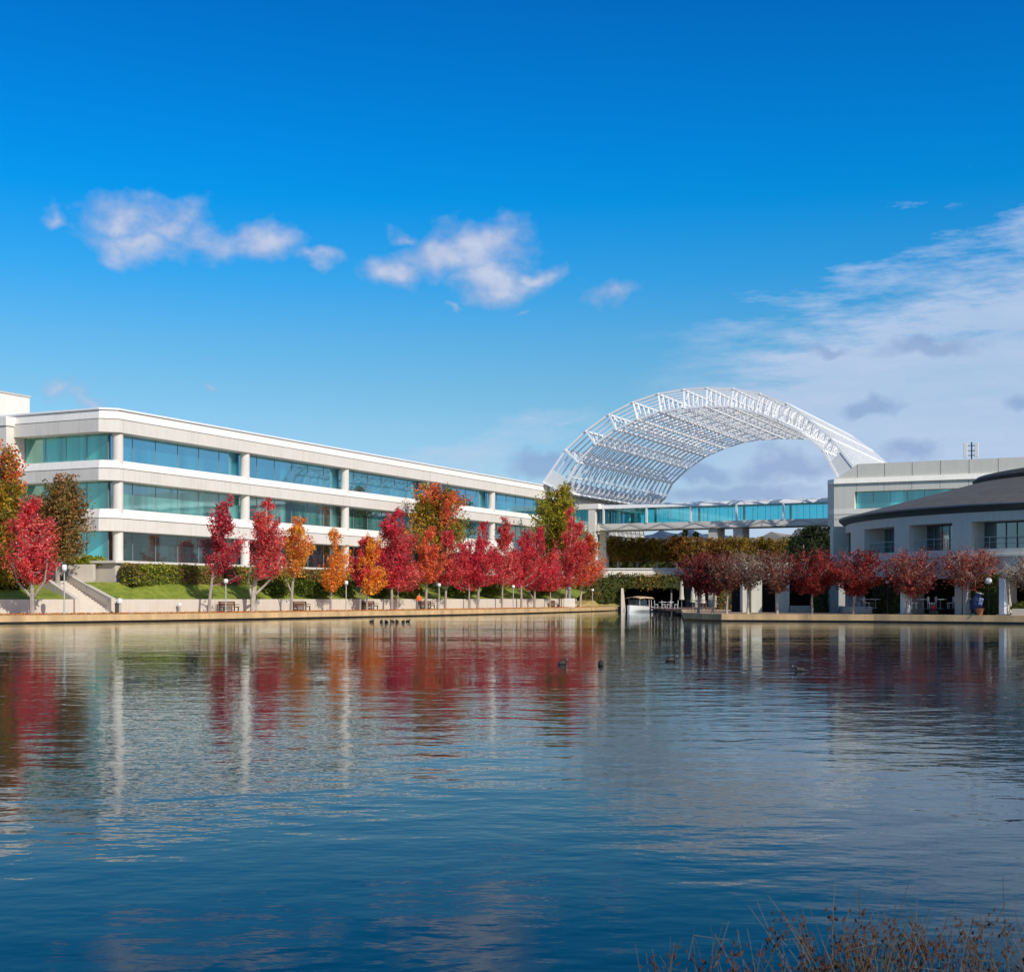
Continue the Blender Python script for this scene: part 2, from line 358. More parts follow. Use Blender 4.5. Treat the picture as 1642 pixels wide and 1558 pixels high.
PAL = {
 'crimson': [((.72, .04, .07), 5), ((.80, .10, .13), 3), ((.42, .018, .045), 3), ((.74, .14, .08), 1.5)],
 'red': [((.84, .09, .09), 5), ((.58, .035, .05), 3), ((.84, .19, .08), 1.2), ((.84, .27, .25), 1.6), ((.42, .02, .04), 1.6)],
 'darkred': [((.56, .04, .06), 4), ((.34, .02, .045), 4), ((.75, .09, .08), 2), ((.72, .20, .20), 1.2)],
 'orange': [((.92, .30, .035), 5), ((.98, .42, .05), 3), ((.84, .19, .04), 2)],
 'yelloworange': [((.96, .50, .05), 4), ((.92, .32, .04), 4), ((.76, .13, .07), 3)],
 'redorange': [((.78, .12, .06), 4), ((.84, .25, .06), 4), ((.62, .05, .05), 3)],
 'greenorange': [((.30, .26, .022), 5), ((.50, .27, .03), 3), ((.58, .17, .03), 2), ((.16, .17, .018), 3)],
 'green': [((.26, .26, .022), 5), ((.42, .34, .03), 4), ((.14, .16, .014), 3), ((.54, .26, .03), 2)],
 'brown': [((.27, .17, .05), 4), ((.17, .15, .03), 4), ((.46, .21, .07), 2), ((.36, .08, .03), 1)],
 'maroon': [((.24, .022, .022), 5), ((.17, .018, .022), 3), ((.34, .045, .03), 2)],
 'maroonbright': [((.30, .030, .026), 5), ((.20, .022, .022), 3), ((.40, .07, .04), 2)],
 'dusty': [((.26, .085, .055), 4), ((.18, .05, .035), 4), ((.32, .14, .09), 2)],
 'pinkgrey': [((.36, .06, .04), 5), ((.42, .17, .12), 2), ((.27, .045, .03), 4)],
 'bare': [((.28, .17, .12), 4), ((.38, .27, .20), 2), ((.24, .09, .06), 3)],
 'pleach': [((.28, .19, .02), 5), ((.36, .22, .025), 4), ((.13, .11, .012), 3), ((.30, .10, .02), 2)],
 'pleachred': [((.30, .14, .025), 5), ((.24, .08, .02), 3), ((.24, .17, .02), 3)],
 'hedge': [((.27, .30, .03), 4), ((.36, .33, .03), 4), ((.16, .20, .015), 3)],
 'hedgered': [((.36, .17, .08), 4), ((.24, .19, .03), 3), ((.30, .11, .06), 2)],
 'ivy': [((.07, .10, .014), 4), ((.12, .13, .015), 3), ((.20, .15, .02), 2)],
 'ivyyellow': [((.46, .27, .04), 4), ((.24, .18, .02), 3), ((.30, .10, .02), 2)],
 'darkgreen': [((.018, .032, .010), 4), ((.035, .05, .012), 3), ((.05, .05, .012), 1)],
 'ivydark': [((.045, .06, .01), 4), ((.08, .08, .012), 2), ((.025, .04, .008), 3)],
 'bright': [((.30, .34, .02), 4), ((.40, .36, .03), 3), ((.16, .22, .02), 2)],
 'shrub': [((.10, .15, .015), 4), ((.17, .20, .02), 3), ((.06, .09, .012), 3)],
}
def pick(pal, n, rng):
    cs = np.array([c for c, w in PAL[pal]]); w = np.array([w for c, w in PAL[pal]], float); w /= w.sum()
    return cs[rng.choice(len(cs), n, p=w)]

def tree(name, label, cat, group, px, d, gz, top, x0, x1, bot, pal, style='pyr', nb=44, leaves=6500, seed=1, bark='bark',
         trunk_r=.16, size=.13, sigma=.29, pal2=None, split=None, tmpl=None, forks=0):
    rng = np.random.default_rng(seed); base = P(px, d, gz); root = empty(name, base)
    tag(root, label, cat, group)
    k = d / F; rw = (x1 - x0) / 2 * k; cx = X((x0 + x1) / 2, d) - base.x; zt = Z(top, d) - gz; zb = Z(bot, d) - gz; H = zt - zb
    def prof(f):
        if style == 'pyr': return min(1, (f / .26 + .10)) ** .8 * max(0, 1 - f) ** .72 * 1.16
        if style == 'oval': return math.sqrt(max(0, 1 - ((f - .45) / .56) ** 2))
        if style == 'dome': return (f / .46) ** .7 * .94 + .06 if f < .46 else math.sqrt(max(0, 1 - ((f - .46) / .60) ** 2))
        if style == 'box': return 1.0 if .12 < f < .85 else .78
        return 1
    # trunk
    tk = MB(); nseg = 7; ht = zt * (.93 if style in ('pyr', 'oval') else .62)
    pts = []
    for i in range(nseg + 1):
        f = i / nseg; wob = .10 * math.sin(f * 7 + seed) * min(1, zt / 6)
        g = f * f * (3 - 2 * f)
        pts.append(Vector((cx * g + wob * f, rng.normal() * .05 * f, ht * f)))
    tk.bar(pts[0] - Vector((0, 0, .15)), pts[0] + Vector((0, 0, .12)), trunk_r * 1.5, trunk_r * 1.05, 7)
    tk.path(pts, trunk_r, trunk_r * .22, 6)
    def on_trunk(z):
        f = max(0, min(.999, z / ht)) * nseg; i = int(f); return pts[i].lerp(pts[i + 1], f - i)
    br = MB(); Cs = []; Cc = []; Sz = []
    leads = [(0.0, 0.0, 1.0, .52)]
    nl = 6 if rw > 1.6 else 4
    for l in range(nl):
        an = l * 2 * math.pi / nl + rng.uniform(-.5, .5); ro = rw * rng.uniform(.42, .74); leads.append((math.cos(an) * ro, math.sin(an) * ro, rng.uniform(.45, .97), rng.uniform(.26, .46)))
    per = max(1, int(leaves / nb))
    for b_i in range(nb):
        f = (b_i + rng.random()) / nb
        if style in ('dome', 'box'): f = rng.random() ** .8
        phi = b_i * 2.399 + rng.normal() * .3
        rr = prof(f) * rw * (rng.uniform(.70, 1.14) if style != 'box' else rng.uniform(.55, 1.0))
        end = Vector((cx + math.cos(phi) * rr, math.sin(phi) * min(rr, rw) * (1 if style != 'box' else .6), zb + f * H * .95))
        if style in ('pyr', 'oval'):
            ox, oy, ft, wd_ = leads[int(rng.integers(0, len(leads)))] if b_i % 3 else leads[0]
            f = min(f, .98); f0 = .02 if ox == 0 else .08
            q_ = rng.random() ** .9; fz = f0 + (ft - f0) * q_; rl2_ = prof(q_ * .92 + .04) * rw * wd_ * rng.uniform(.6, 1.1)
            end = Vector((cx + ox + math.cos(phi) * rl2_, oy + math.sin(phi) * rl2_, zb + fz * H * .96)); rr = math.hypot(end.x - cx, end.y)
        if style in ('dome',):
            st = on_trunk(min(ht * .98, zb * rng.uniform(.75, 1.15) + .1 * H)); 
        else:
            st = on_trunk(max(zb * .85, end.z - rr * rng.uniform(.6, 1.3) - .3))
        mid = st.lerp(end, .5) + Vector((rng.normal() * .12, rng.normal() * .12, -.10 * rr if style != 'dome' else .12 * rr))
        r0 = trunk_r * (.36 if style != 'dome' else .30)
        br.bar(st, mid, r0, r0 * .6, 4, False); br.bar(mid, end, r0 * .6, r0 * .18, 4, False)
        ns = 5 if style == 'dome' else 3
        for t in range(ns):
            q = mid.lerp(end, rng.uniform(.1, .9)); w = q + Vector(rng.normal(size=3)) * .45 + Vector((0, 0, .2)); br.bar(q, w, r0 * .25, r0 * .08, 3, False)
        m_ = int(per * rng.uniform(.45, 1.5) * (1.25 - .5 * f if style == 'pyr' else 1))
        t = rng.beta(2.0, 1.05, m_)[:, None] * 1.06
        a, m3, c3 = np.array(st), np.array(mid), np.array(end)
        pos = (1 - t) ** 2 * a + 2 * t * (1 - t) * m3 + t * t * c3
        nsub = 6; sub = rng.normal(size=(nsub, 3)) * sigma * (.9 if style == 'pyr' else 1.0)
        si_ = rng.integers(0, nsub, m_); pos = pos + sub[si_] + rng.normal(size=(m_, 3)) * sigma * .42
        pal_b = pal
        if pal2 is not None:
            hgt = (end.z - zb) / H + .35 * (end.x - cx) / max(rw, .1)
            pal_b = pal2 if hgt > split + rng.normal() * .12 else pal
        bc = pick(pal_b, 1, rng)[0]; cc = pick(pal_b, m_, rng)
        sbv = rng.uniform(.62, 1.38, nsub)[si_][:, None]; cc = (cc * .62 + bc * .38) * sbv; cc = cc * rng.uniform(.75, 1.4, (m_, 1)) * (1.0 if pal in ('crimson', 'red', 'redorange', 'orange', 'yelloworange', 'darkred') else 1.0)
        Cs.append(pos); Cc.append(cc); Sz.append(rng.uniform(.65, 1.25, m_) * size)
    for k_ in range(forks):      # low side stems, as on the multi-stemmed maples
        s_ = on_trunk(zb * rng.uniform(.25, .5)); sg = -1 if k_ % 2 == 0 else 1
        e_ = Vector((cx + sg * rw * .55, rng.normal() * .4, zb + H * .25)); md = s_.lerp(e_, .5) + Vector((sg * .35, 0, -.25))
        br.path([s_, md, e_], trunk_r * .55, trunk_r * .25, 5)
    tk.build('trunk', M[bark], root, smooth=True); br.build('branches', M[bark], root)
    Cs = np.concatenate(Cs); keep = (Cs[:, 2] > zb - .4) & (Cs[:, 2] < zt + .15)
    leafmesh('crown', Cs[keep], np.concatenate(Sz)[keep], np.concatenate(Cc)[keep], root, rng)
    return root

def leafbox(name, label, cat, line, w, z0, z1, pal, dens=60, size=.12, seed=1, group=None, rough=.10, pal2=None, zoff=None, core='hedge_core', parent=None):
    """leafy box along a polyline [(x,y,z0,z1)?]; line gives points on the centre; z0/z1 numbers"""
    rng = np.random.default_rng(seed); o0 = Vector((line[0][0], line[0][1], z0))
    mb = MB(); Cs = []; Cc = []
    for i in range(len(line) - 1):
        a = np.array(line[i][:2]); b_ = np.array(line[i + 1][:2]); dv = b_ - a; L = np.linalg.norm(dv); dv /= L; nv = np.array((-dv[1], dv[0]))
        h = z1 - z0; ww = w / 2 - .1
        mb.prism([tuple(a - nv * ww), tuple(b_ - nv * ww), tuple(b_ + nv * ww), tuple(a + nv * ww)], z0, z1 - .1)
        n = int(dens * (L * h * 2 + L * w + 2 * w * h)); side = rng.random(n); 
        t = rng.uniform(0, L, n); v = rng.uniform(-w / 2, w / 2, n); z = rng.uniform(z0, z1, n)
        fr = L * h; tot = 2 * fr + L * w + 2 * w * h; p = side * tot
        v = np.where(p < fr, -w / 2, np.where(p < 2 * fr, w / 2, v)); z = np.where((p >= 2 * fr) & (p < 2 * fr + L * w), z1, z)
        t = np.where(p >= 2 * fr + L * w, np.where(rng.random(n) < .5, 0, L), t)
        z = z0 + (z - z0) * (1 + .05 * np.sin(t * 1.7 + seed) + .04 * np.sin(t * 4.1))
        q = np.stack([a[0] + dv[0] * t + nv[0] * v, a[1] + dv[1] * t + nv[1] * v, z], 1) + rng.normal(size=(n, 3)) * rough
        c = pick(pal, n, rng)
        if pal2:
            g = np.sin(q[:, 0] * .9 + seed) + np.sin(q[:, 0] * 2.3 + q[:, 2] * 1.5) * .6 + rng.normal(size=n) * .4; c = np.where((g > .2)[:, None], pick(pal2, n, rng), c)
        Cs.append(q); Cc.append(c * rng.uniform(.7, 1.3, (n, 1)))
    C = np.concatenate(Cs) - np.array(o0)
    if parent is None:
        root = empty(name, o0); tag(root, label, cat, group)
    else: root = parent
    mb.v = [(x - o0.x, y - o0.y, z - o0.z) for x, y, z in mb.v]
    if parent is not None:
        iv = root.location; mb.v = [(x + o0.x - iv.x, y + o0.y - iv.y, z + o0.z - iv.z) for x, y, z in mb.v]; C = C + np.array(o0 - iv)
    mb.build('stems', M[core], root)
    leafmesh('foliage', C, rng.uniform(.7, 1.3, len(C)) * size, np.concatenate(Cc), root, rng)
    return root
def bush(name, label, cat, pos, r, h, pal, n=900, size=.10, seed=1, group=None):
    rng = np.random.default_rng(seed); root = empty(name, pos); tag(root, label, cat, group)
    u = rng.normal(size=(n, 3)); u /= np.linalg.norm(u, axis=1)[:, None]; u[:, 2] = np.abs(u[:, 2])
    lob = 1 + .22 * np.sin(u[:, 0] * 5 + seed) * np.cos(u[:, 1] * 4 + u[:, 2] * 5)
    C = u * np.array((r, r, h)) * (rng.uniform(.35, 1, n) ** .4 * lob)[:, None] + rng.normal(size=(n, 3)) * .05
    leafmesh('foliage', C, rng.uniform(.7, 1.3, n) * size, pick(pal, n, rng) * rng.uniform(.7, 1.3, (n, 1)), root, rng)
    mb = MB()
    for i in range(7):
        t = i * .9; mb.bar((0, 0, -.05), (math.cos(t) * r * .6, math.sin(t) * r * .6, h * .7), .025, .01, 4)
    mb.build('stems', M['bark_dark'], root); return root
# ------------------------------------------------------------------ the setting: pond, ground, banks
GZ = .55
shoreL = [(-90, 30), (-60, 66), (-44, 86), (-36, 96.6), (-31.8, 101.2), (-27.3, 107), (-22.6, 114.6), (-18, 123.7), (-11.6, 134.8), (-5.4, 146.7), (1.0, 159.5),
          (7.0, 175), (12.0, 189), (15.4, 201)]
shoreR = [(15.4, 205), (40, 205)]
cove = [(15.6, 210.0), (25.4, 210.0), (25.4, 196.0), (25.5, 179.5), (20.5, 179.0), (18.6, 150), (14.2, 113), (16.4, 107), (22, 105.4), (27.2, 103.2), (32.4, 99.4), (37.5, 95.6), (45, 89), (53, 70),
        (64, 44), (90, 24), (90, 4.2), (30, 4.2), (12, 4.3), (4, 4.15), (-8, 4.2), (-90, 4.3)]
pond = shoreL + cove
bm = bmesh.new(); B = 6000
ov = [bm.verts.new((x, y, GZ)) for x, y in [(-B, -B), (B, -B), (B, B), (-B, B)]]
iv = [bm.verts.new((x, y, GZ)) for x, y in pond]
ed = [bm.edges.new((a[i], a[(i + 1) % len(a)])) for a in (ov, iv) for i in range(len(a))]
bmesh.ops.triangle_fill(bm, edges=ed, use_beauty=True)
me = bpy.data.meshes.new('ground'); bm.to_mesh(me); bm.free(); me.materials.append(M['ground_mat'])
o = bpy.data.objects.new('ground', me); COL.objects.link(o); tag(o, kind='structure')
MB().quad((-140, 2, 0), (140, 2, 0), (140, 214, 0), (-140, 214, 0)).build('water', M['water_mat']); tag(bpy.data.objects['water'], kind='structure')
MB().quad((-140, 2, -1.2), (140, 2, -1.2), (140, 214, -1.2), (-140, 214, -1.2)).build('pond_bed', M['pond_bed_mat']); tag(bpy.data.objects['pond_bed'], kind='structure')

def offset(line, dist):
    out = []
    for i, p in enumerate(line):
        a = Vector(line[max(0, i - 1)]); b = Vector(line[min(len(line) - 1, i + 1)]); d = (b - a).normalized(); out.append((p[0] - d.y * dist, p[1] + d.x * dist))
    return out
def strip(a, b, za, zb, name, mat, thick=None):
    mb = MB()
    for i in range(len(a) - 1):
        mb.quad((*a[i], za), (*a[i + 1], za), (*b[i + 1], zb), (*b[i], zb))
    return mb.build(name, mat)
# edge of the pond: tan coping above a dark band at the waterline
def pond_edge(line, side, name):
    mb = MB(); ftg = MB(); o_in = offset(line, .05 * side); o_out = offset(line, .95 * side); o_lip = offset(line, -.10 * side); wi = offset(line, .02 * side); wo_ = offset(line, .5 * side)
    for i in range(len(line) - 1):
        mb.prism([o_lip[i], o_lip[i + 1], o_out[i + 1], o_out[i]], .13, GZ + .035)
        ftg.prism([o_in[i], o_in[i + 1], wo_[i + 1], wo_[i]], -.9, .128)
    tag(mb.build(name, M['coping']), kind='structure'); tag(ftg.build('dark_footing', M['dark_edge']), kind='structure')
pond_edge(shoreL, 1, 'pond_coping'); pond_edge(cove[5:16], 1, 'pond_coping')
# walkways
wallL = [(px, d) for px, d in [(-330, 92), (-150, 101), (0, 107), (60, 109), (120, 111), (176, 112.5), (240, 115.5), (330, 121), (410, 126.5), (500, 134), (580, 141.5), (660, 149.5), (740, 158), (830, 171), (925, 189)]]
wall_px = [p for p, d in wallL]; wall_d = [d for p, d in wallL]
def wd(px): return float(np.interp(px, wall_px, wall_d))
wallxy = [(X(p, d), d) for p, d in wallL]
a = offset(shoreL[2:-1], .9)
mb = MB()
def resample(line, n):
    L = np.array(line); s = np.r_[0, np.cumsum(np.linalg.norm(np.diff(L, axis=0), axis=1))]; t = np.linspace(0, s[-1], n)
    return list(zip(np.interp(t, s, L[:, 0]), np.interp(t, s, L[:, 1])))
sa = resample(a, 30); sb = resample([(-56, 86)] + wallxy + [(14.5, 207)], 30)
tag(strip(sa, sb, GZ + .012, GZ + .012, 'lakeside_path', M['walk']), kind='structure')
rp = cove[5:15]
ra = offset(rp, .9); rb = [(26, 150), (20.4, 121.5), (22, 121.4), (26, 120.9), (29.5, 117), (31, 111), (33.5, 104), (40, 97), (52, 92), (75, 60)][:len(ra)]
tag(strip(ra, rb, GZ + .012, GZ + .012, 'plaza_path', M['walk']), kind='structure')
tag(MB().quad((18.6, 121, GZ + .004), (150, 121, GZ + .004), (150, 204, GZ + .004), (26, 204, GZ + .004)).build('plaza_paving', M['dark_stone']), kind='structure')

# ---- left retaining wall
Uv = Vector((.4352, .9003)); Av = Vector((-.9003, .4352)); O0 = Vector((-35.2, 120.0))
def loc(s, j): p = O0 + Uv * s + Av * j; return (p.x, p.y)
def wallrun(line, th, z0, z1, name, mat, label, cat, cap=True, group=None):
    o2 = offset(line, th); mb = MB()
    for i in range(len(line) - 1): mb.prism([line[i], line[i + 1], o2[i + 1], o2[i]], z0, z1)
    o = mb.build(name, mat, bevel=.03); tag(o, label, cat, group); return o
WZ = 1.72
right_wall = [(X(p, wd(p)), wd(p)) for p in (182, 240, 290, 330, 370, 410, 455, 500, 540, 580, 620, 660, 700, 740, 785, 830, 880, 925)]
left_wall = [(X(p, wd(p)), wd(p)) for p in (-330, -150, 0, 60, 118)]
wallrun(right_wall, .45, GZ - .1, WZ, 'retaining_wall', M['pale_concrete'], 'long low concrete retaining wall along the lakeside path right of the stairs', 'wall')
wallrun(left_wall, .45, GZ - .1, WZ, 'retaining_wall', M['pale_concrete'], 'low concrete retaining wall under the lawn at the far left, left of the stairs', 'wall')

# ---- lawns (slopes)
TZ = 5.05                                              # terrace level of the left building
top_r = [(X(134, 115.6), 115.6), (X(150, 116.4), 116.4)] + [loc(s, -3.9) for s in (1, 6, 11, 16, 22, 28, 34, 40, 47, 54, 62, 70, 79, 90, 101)]
bot_r = resample(offset(right_wall, .45), 40); tp = resample(top_r, 40)
mb = MB(); N = 5
rl_ = random.Random(5)
grid = [[(b_[0] + (t_[0] - b_[0]) * k / N, b_[1] + (t_[1] - b_[1]) * k / N, WZ - .03 + (3.2 - WZ) * k / N + (rl_.uniform(-.05, .05) if 0 < k < N else 0)) for k in range(N + 1)] for b_, t_ in zip(bot_r, tp)]
for i in range(39):
    for k in range(N): mb.quad(grid[i][k], grid[i + 1][k], grid[i + 1][k + 1], grid[i][k + 1])
tag(mb.build('lawn', M['lawn_grass'], smooth=True), kind='structure')
mb = MB(); lw = offset(left_wall, .45)
lt = [(X(-330, 104), 104), (X(-150, 111), 111), (X(-10, 115), 115), (X(40, 116), 116), (X(66, 116.6), 116.6)]
for i in range(4):
    for k in range(4):
        f0, f1 = k / 4, (k + 1) / 4
        g = lambda p, q, f, : (p[0] + (q[0] - p[0]) * f, p[1] + (q[1] - p[1]) * f, WZ - .03 + (3.4 - WZ) * f)
        mb.quad(g(lw[i], lt[i], f0), g(lw[i + 1], lt[i + 1], f0), g(lw[i + 1], lt[i + 1], f1), g(lw[i], lt[i], f1))
tag(mb.build('lawn', M['lawn_grass'], smooth=True), kind='structure')

# ---- stairs up from the path, with two sloping cheek walls and a handrail
st = empty('garden_stairs', (X(150, 112.5), 112.3, GZ)); tag(st, 'straight concrete garden stairs rising to the left from the path with sloping side walls', 'stairs')
stx, sty = st.location.x, st.location.y
def sl_(mb, q0, q1, w, z0a, z1a, z0b, z1b):             # sloping wall between two ground points
    d = (Vector(q1) - Vector(q0)).normalized(); n = Vector((-d.y, d.x)) * w / 2
    A_, B_ = Vector(q0) - Vector((stx, sty)), Vector(q1) - Vector((stx, sty))
    vs = [(*(A_ - n), z0a), (*(A_ + n), z0a), (*(B_ + n), z0b), (*(B_ - n), z0b), (*(A_ - n), z1a), (*(A_ + n), z1a), (*(B_ + n), z1b), (*(B_ - n), z1b)]
    mb.add(vs, [(0, 1, 2, 3), (4, 5, 6, 7), (0, 1, 5, 4), (1, 2, 6, 5), (2, 3, 7, 6), (3, 0, 4, 7)])
r0, r1 = (X(182, 112.6), 112.6), (X(108, 117.2), 117.2); l0, l1 = (X(124, 111.0), 111.0), (X(64, 114.6), 114.6)
mb = MB(); sl_(mb, r0, r1, .4, -.1, 1.25, -.1, 3.35); mb.build('cheek_wall', M['pale_concrete'], st)
mb = MB(); sl_(mb, l0, l1, .4, -.1, 1.20, -.1, 3.30); mb.build('cheek_wall', M['pale_concrete'], st)
mb = MB(); n = 17
for i in range(n):
    f0, f1 = i / n, 1.0
    q = [Vector(l0).lerp(Vector(l1), f0), Vector(r0).lerp(Vector(r1), f0), Vector(r0).lerp(Vector(r1), f0 + 1 / n + .002), Vector(l0).lerp(Vector(l1), f0 + 1 / n + .002)]
    mb.prism([(v.x - stx, v.y - sty) for v in q], -.1, .16 * (i + 1))
mb.build('steps', M['pale_concrete'], st)
mb = MB(); d = (Vector(r1) - Vector(r0)).normalized(); nn = Vector((-d.y, d.x)) * .35
for f in (0.03, .5, .97):
    q = Vector(r0).lerp(Vector(r1), f) - Vector((stx, sty)) + nn; z = .1 + 2.4 * f; mb.bar((q.x, q.y, z), (q.x, q.y, z + 1.0), .03, n=6)
q0 = Vector(r0) - Vector((stx, sty)) + nn; q1 = Vector(r1) - Vector((stx, sty)) + nn
mb.bar((q0.x, q0.y, 1.12), (q1.x, q1.y, 3.45), .045, n=6); mb.build('handrail', M['grey_steel'], st)
# landing and planter wall above
o = MB().prism([(X(30, 117), 117), (X(150, 117.6), 117.6), (X(152, 121), 121), (X(30, 121), 121)], 1.5, 3.32).build('stair_landing', M['pale_concrete']); tag(o, kind='structure')
wallrun([(X(108, 118.4), 118.4), (X(150, 118.0), 118.0)], .4, 3.33, 4.72, 'planter_wall', M['pale_concrete'], 'short pale concrete planter wall at the top of the garden stairs, beside the hedge', 'wall')
wallrun([(X(18, 118.2), 118.2), (X(60, 118.4), 118.4)], .4, 3.33, 4.9, 'planter_wall', M['pale_concrete'], 'pale concrete wall half hidden behind the leftmost crimson tree', 'wall')

# ------------------------------------------------------------------ left office building
LB = empty('office_building', (*loc(1, 1), TZ)); tag(LB, 'long three storey white concrete office building with ribbon windows on the left shore', 'building')
def lbm(mb, name, mat, parent=LB, off=None, **k):
    b0 = LB.location; mb.v = [(x - b0.x, y - b0.y, z - b0.z) for x, y, z in mb.v]; return mb.build(name, mat, parent, **k)
def plan(e, S=93.2, JB=30, e2=0.0):
    c = 1.25
    return [loc(c + e * .4, e), loc(S, e), loc(S, JB), loc(e, JB), loc(e, c + e * .4)]
# terrace platform
o = MB().prism([loc(-1.4, -1.9), loc(136, -1.9), loc(136, 60), loc(-1.4, 60)], .4, TZ - .22).build('terrace', M['pale_concrete']); tag(o, kind='structure')
o = MB().prism([loc(-1.7, -2.2), loc(136, -2.2), loc(136, 61), loc(-1.7, 61)], TZ - .21, TZ).build('terrace_deck', M['white_concrete']); tag(o, kind='structure')
o = MB().prism([loc(-6, 11.6), loc(-1.7, 4), loc(-1.7, 40), loc(-25, 40), loc(-25, 11.6)], .4, TZ - .3).build('terrace', M['pale_concrete']); tag(o, kind='structure')
bands = [(7.75, 8.85, 9.70, 0), (12.2, 13.26, 14.0, 0), (16.45, 17.6, 18.42, 1)]
for zb, zg, zt, roof in bands:
    mb = MB().prism(plan(0), zb, zg - .035)
    lbm(mb, 'spandrel', M['white_concrete'])
    pj = MB()
    for q in range(10):
        s_ = 1.75 + 9.25 * q; pj.prism([loc(s_, -.004), loc(s_ + .035, -.004), loc(s_ + .035, .02), loc(s_, .02)], zb, zg - .04)
    for q in (3.5, 6.0, 8.5): pj.prism([loc(-.004, q), loc(-.004, q + .035), loc(.02, q + .035), loc(.02, q)], zb, zg - .04)
    lbm(pj, 'panel_joints', M['soffit'])
    lbm(MB().prism(plan(.12), zg - .035, zg + .035), 'shadow_joint', M['joint'])
    lbm(MB().prism(plan(.02), zg + .035, zt, plan(.30 if not roof else .22)), 'spandrel_cap', M['white_concrete_sunlit'])
lbm(MB().prism(plan(.06), 18.424, 18.58, plan(.10)), 'roof_coping', M['white_paint'])
JG = 1.35
storeys = [(TZ, 7.75, 'dark_glass', 'teal_glass'), (9.70, 12.2, 'mid_glass', 'green_glass'), (14.0, 16.45, 'blue_glass', 'green_glass')]
for li, (z0, z1, gm, ga) in enumerate(storeys):
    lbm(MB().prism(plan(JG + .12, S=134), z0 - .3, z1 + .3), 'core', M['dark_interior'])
    for k in range(7):
        sa_, sb_ = 1.6 + 18.5 * k, 1.6 + 18.5 * (k + 1)
        if k == 0: sa_ = JG
        if k == 6: sb_ = 132.5
        w = lbm(MB().prism([loc(sa_, JG), loc(sb_, JG), loc(sb_, JG + .05), loc(sa_, JG + .05)], z0, z1), 'window', M[gm])
        fm = MB(); n = 6
        for i in range(n + 1):
            s = sa_ + (sb_ - sa_) * i / n; fm.prism([loc(s - .025, JG - .03), loc(s + .025, JG - .03), loc(s + .025, JG + .002), loc(s - .025, JG + .002)], z0 + .05, z1)
        fm.prism([loc(sa_, JG - .04), loc(sb_, JG - .04), loc(sb_, JG + .004), loc(sa_, JG + .004)], z0, z0 + .12)
        if li == 9: fm.prism([loc(sa_, JG - .035), loc(sb_, JG - .035), loc(sb_, JG + .003), loc(sa_, JG + .003)], z0 + .75, z0 + .79)
        w_l = LB.location; fo = lbm(fm, 'mullions', M['grey_steel'], parent=w)
    for k, (ja, jb) in enumerate([(JG + .05, 11.2)]):
        w = lbm(MB().prism([loc(JG, ja), loc(JG + .05, ja), loc(JG + .05, jb), loc(JG, jb)], z0, z1), 'window', M[ga])
        fm = MB()
        for i in range(5):
            j = ja + (jb - ja) * i / 4; fm.prism([loc(JG - .03, j - .03), loc(JG + .002, j - .03), loc(JG + .002, j + .03), loc(JG - .03, j + .03)], z0 + .05, z1)
        fm.prism([loc(JG - .04, ja), loc(JG + .004, ja), loc(JG + .004, jb), loc(JG - .04, jb)], z0, z0 + .12)
        lbm(fm, 'mullions', M['grey_steel'], parent=w)
for k in range(8):
    c = loc(1.75 + 18.5 * k, .62); mb = MB().lathe((c[0], c[1], 0), [(.46, TZ), (.46, 16.5)], 20); lbm(mb, 'column', M['white_concrete'], smooth=True)
lbm(MB().prism([loc(-.9, 11.3), loc(30, 11.3), loc(30, 45), loc(-.9, 45)], .5, 17.35), 'stair_block', M['white_concrete'])
lbm(MB().prism([loc(-1.0, 11.2), loc(30, 11.2), loc(30, 45), loc(-1.0, 45)], 17.42, 18.25), 'block_parapet', M['white_concrete_sunlit'])
lbm(MB().prism([loc(-3, 17.4), loc(8, 17.4), loc(8, 28), loc(-3, 28)], 18.26, 21.5), 'penthouse', M['white_concrete'])
lbm(MB().prism([loc(-3.1, 17.3), loc(8.1, 17.3), loc(8.1, 28.1), loc(-3.1, 28.1)], 21.503, 21.65), 'penthouse_coping', M['soffit'])
ru = MB()
for s_, j_, w_, h_ in ((22, 9, 5, 1.1), (48, 11, 7, 1.3), (70, 8, 3, .9)): ru.prism([loc(s_, j_), loc(s_ + w_, j_), loc(s_ + w_, j_ + 4), loc(s_, j_ + 4)], 18.58, 18.58 + h_)
lbm(ru, 'rooftop_units', M['roof_grey'])
# wing under the arch
for zb, zg, zt, roof in bands[:2]:
    lbm(MB().prism([loc(93.203, .1), loc(134.6, .1), loc(134.6, 30), loc(93.203, 30)], zb, zt), 'spandrel', M['white_concrete'])
lbm(MB().prism([loc(93.203, .1), loc(134.6, .1), loc(134.6, 30), loc(93.203, 30)], 16.45, 17.4), 'gallery_floor', M['white_concrete'])
lbm(MB().prism([loc(92, -.4), loc(134.8, -.4), loc(134.8, .9), loc(92, .9)], 17.41, 18.62), 'spring_wall', M['grey_concrete'])
lbm(MB().prism([loc(94, 3), loc(134, 3), loc(134, 24), loc(94, 24)], 17.41, 19.2), 'rooftop_louvres', M['roof_grey'])
for k in range(17):
    c = loc(92.9 + 2.5 * k, -.75); lbm(MB().lathe((c[0], c[1], 17.95), [(.12, -.45), (.42, -.3), (.5, 0), (.42, .3), (.12, .45)], 12), 'beam_end', M['white_paint'], smooth=True)
for s in (96, 99.5, 103, 108, 113, 118, 123, 128, 133):
    c = loc(s, .6); lbm(MB().lathe((c[0], c[1], 0), [(.42, TZ), (.42, 16.45)], 14), 'column', M['white_concrete'], smooth=True)

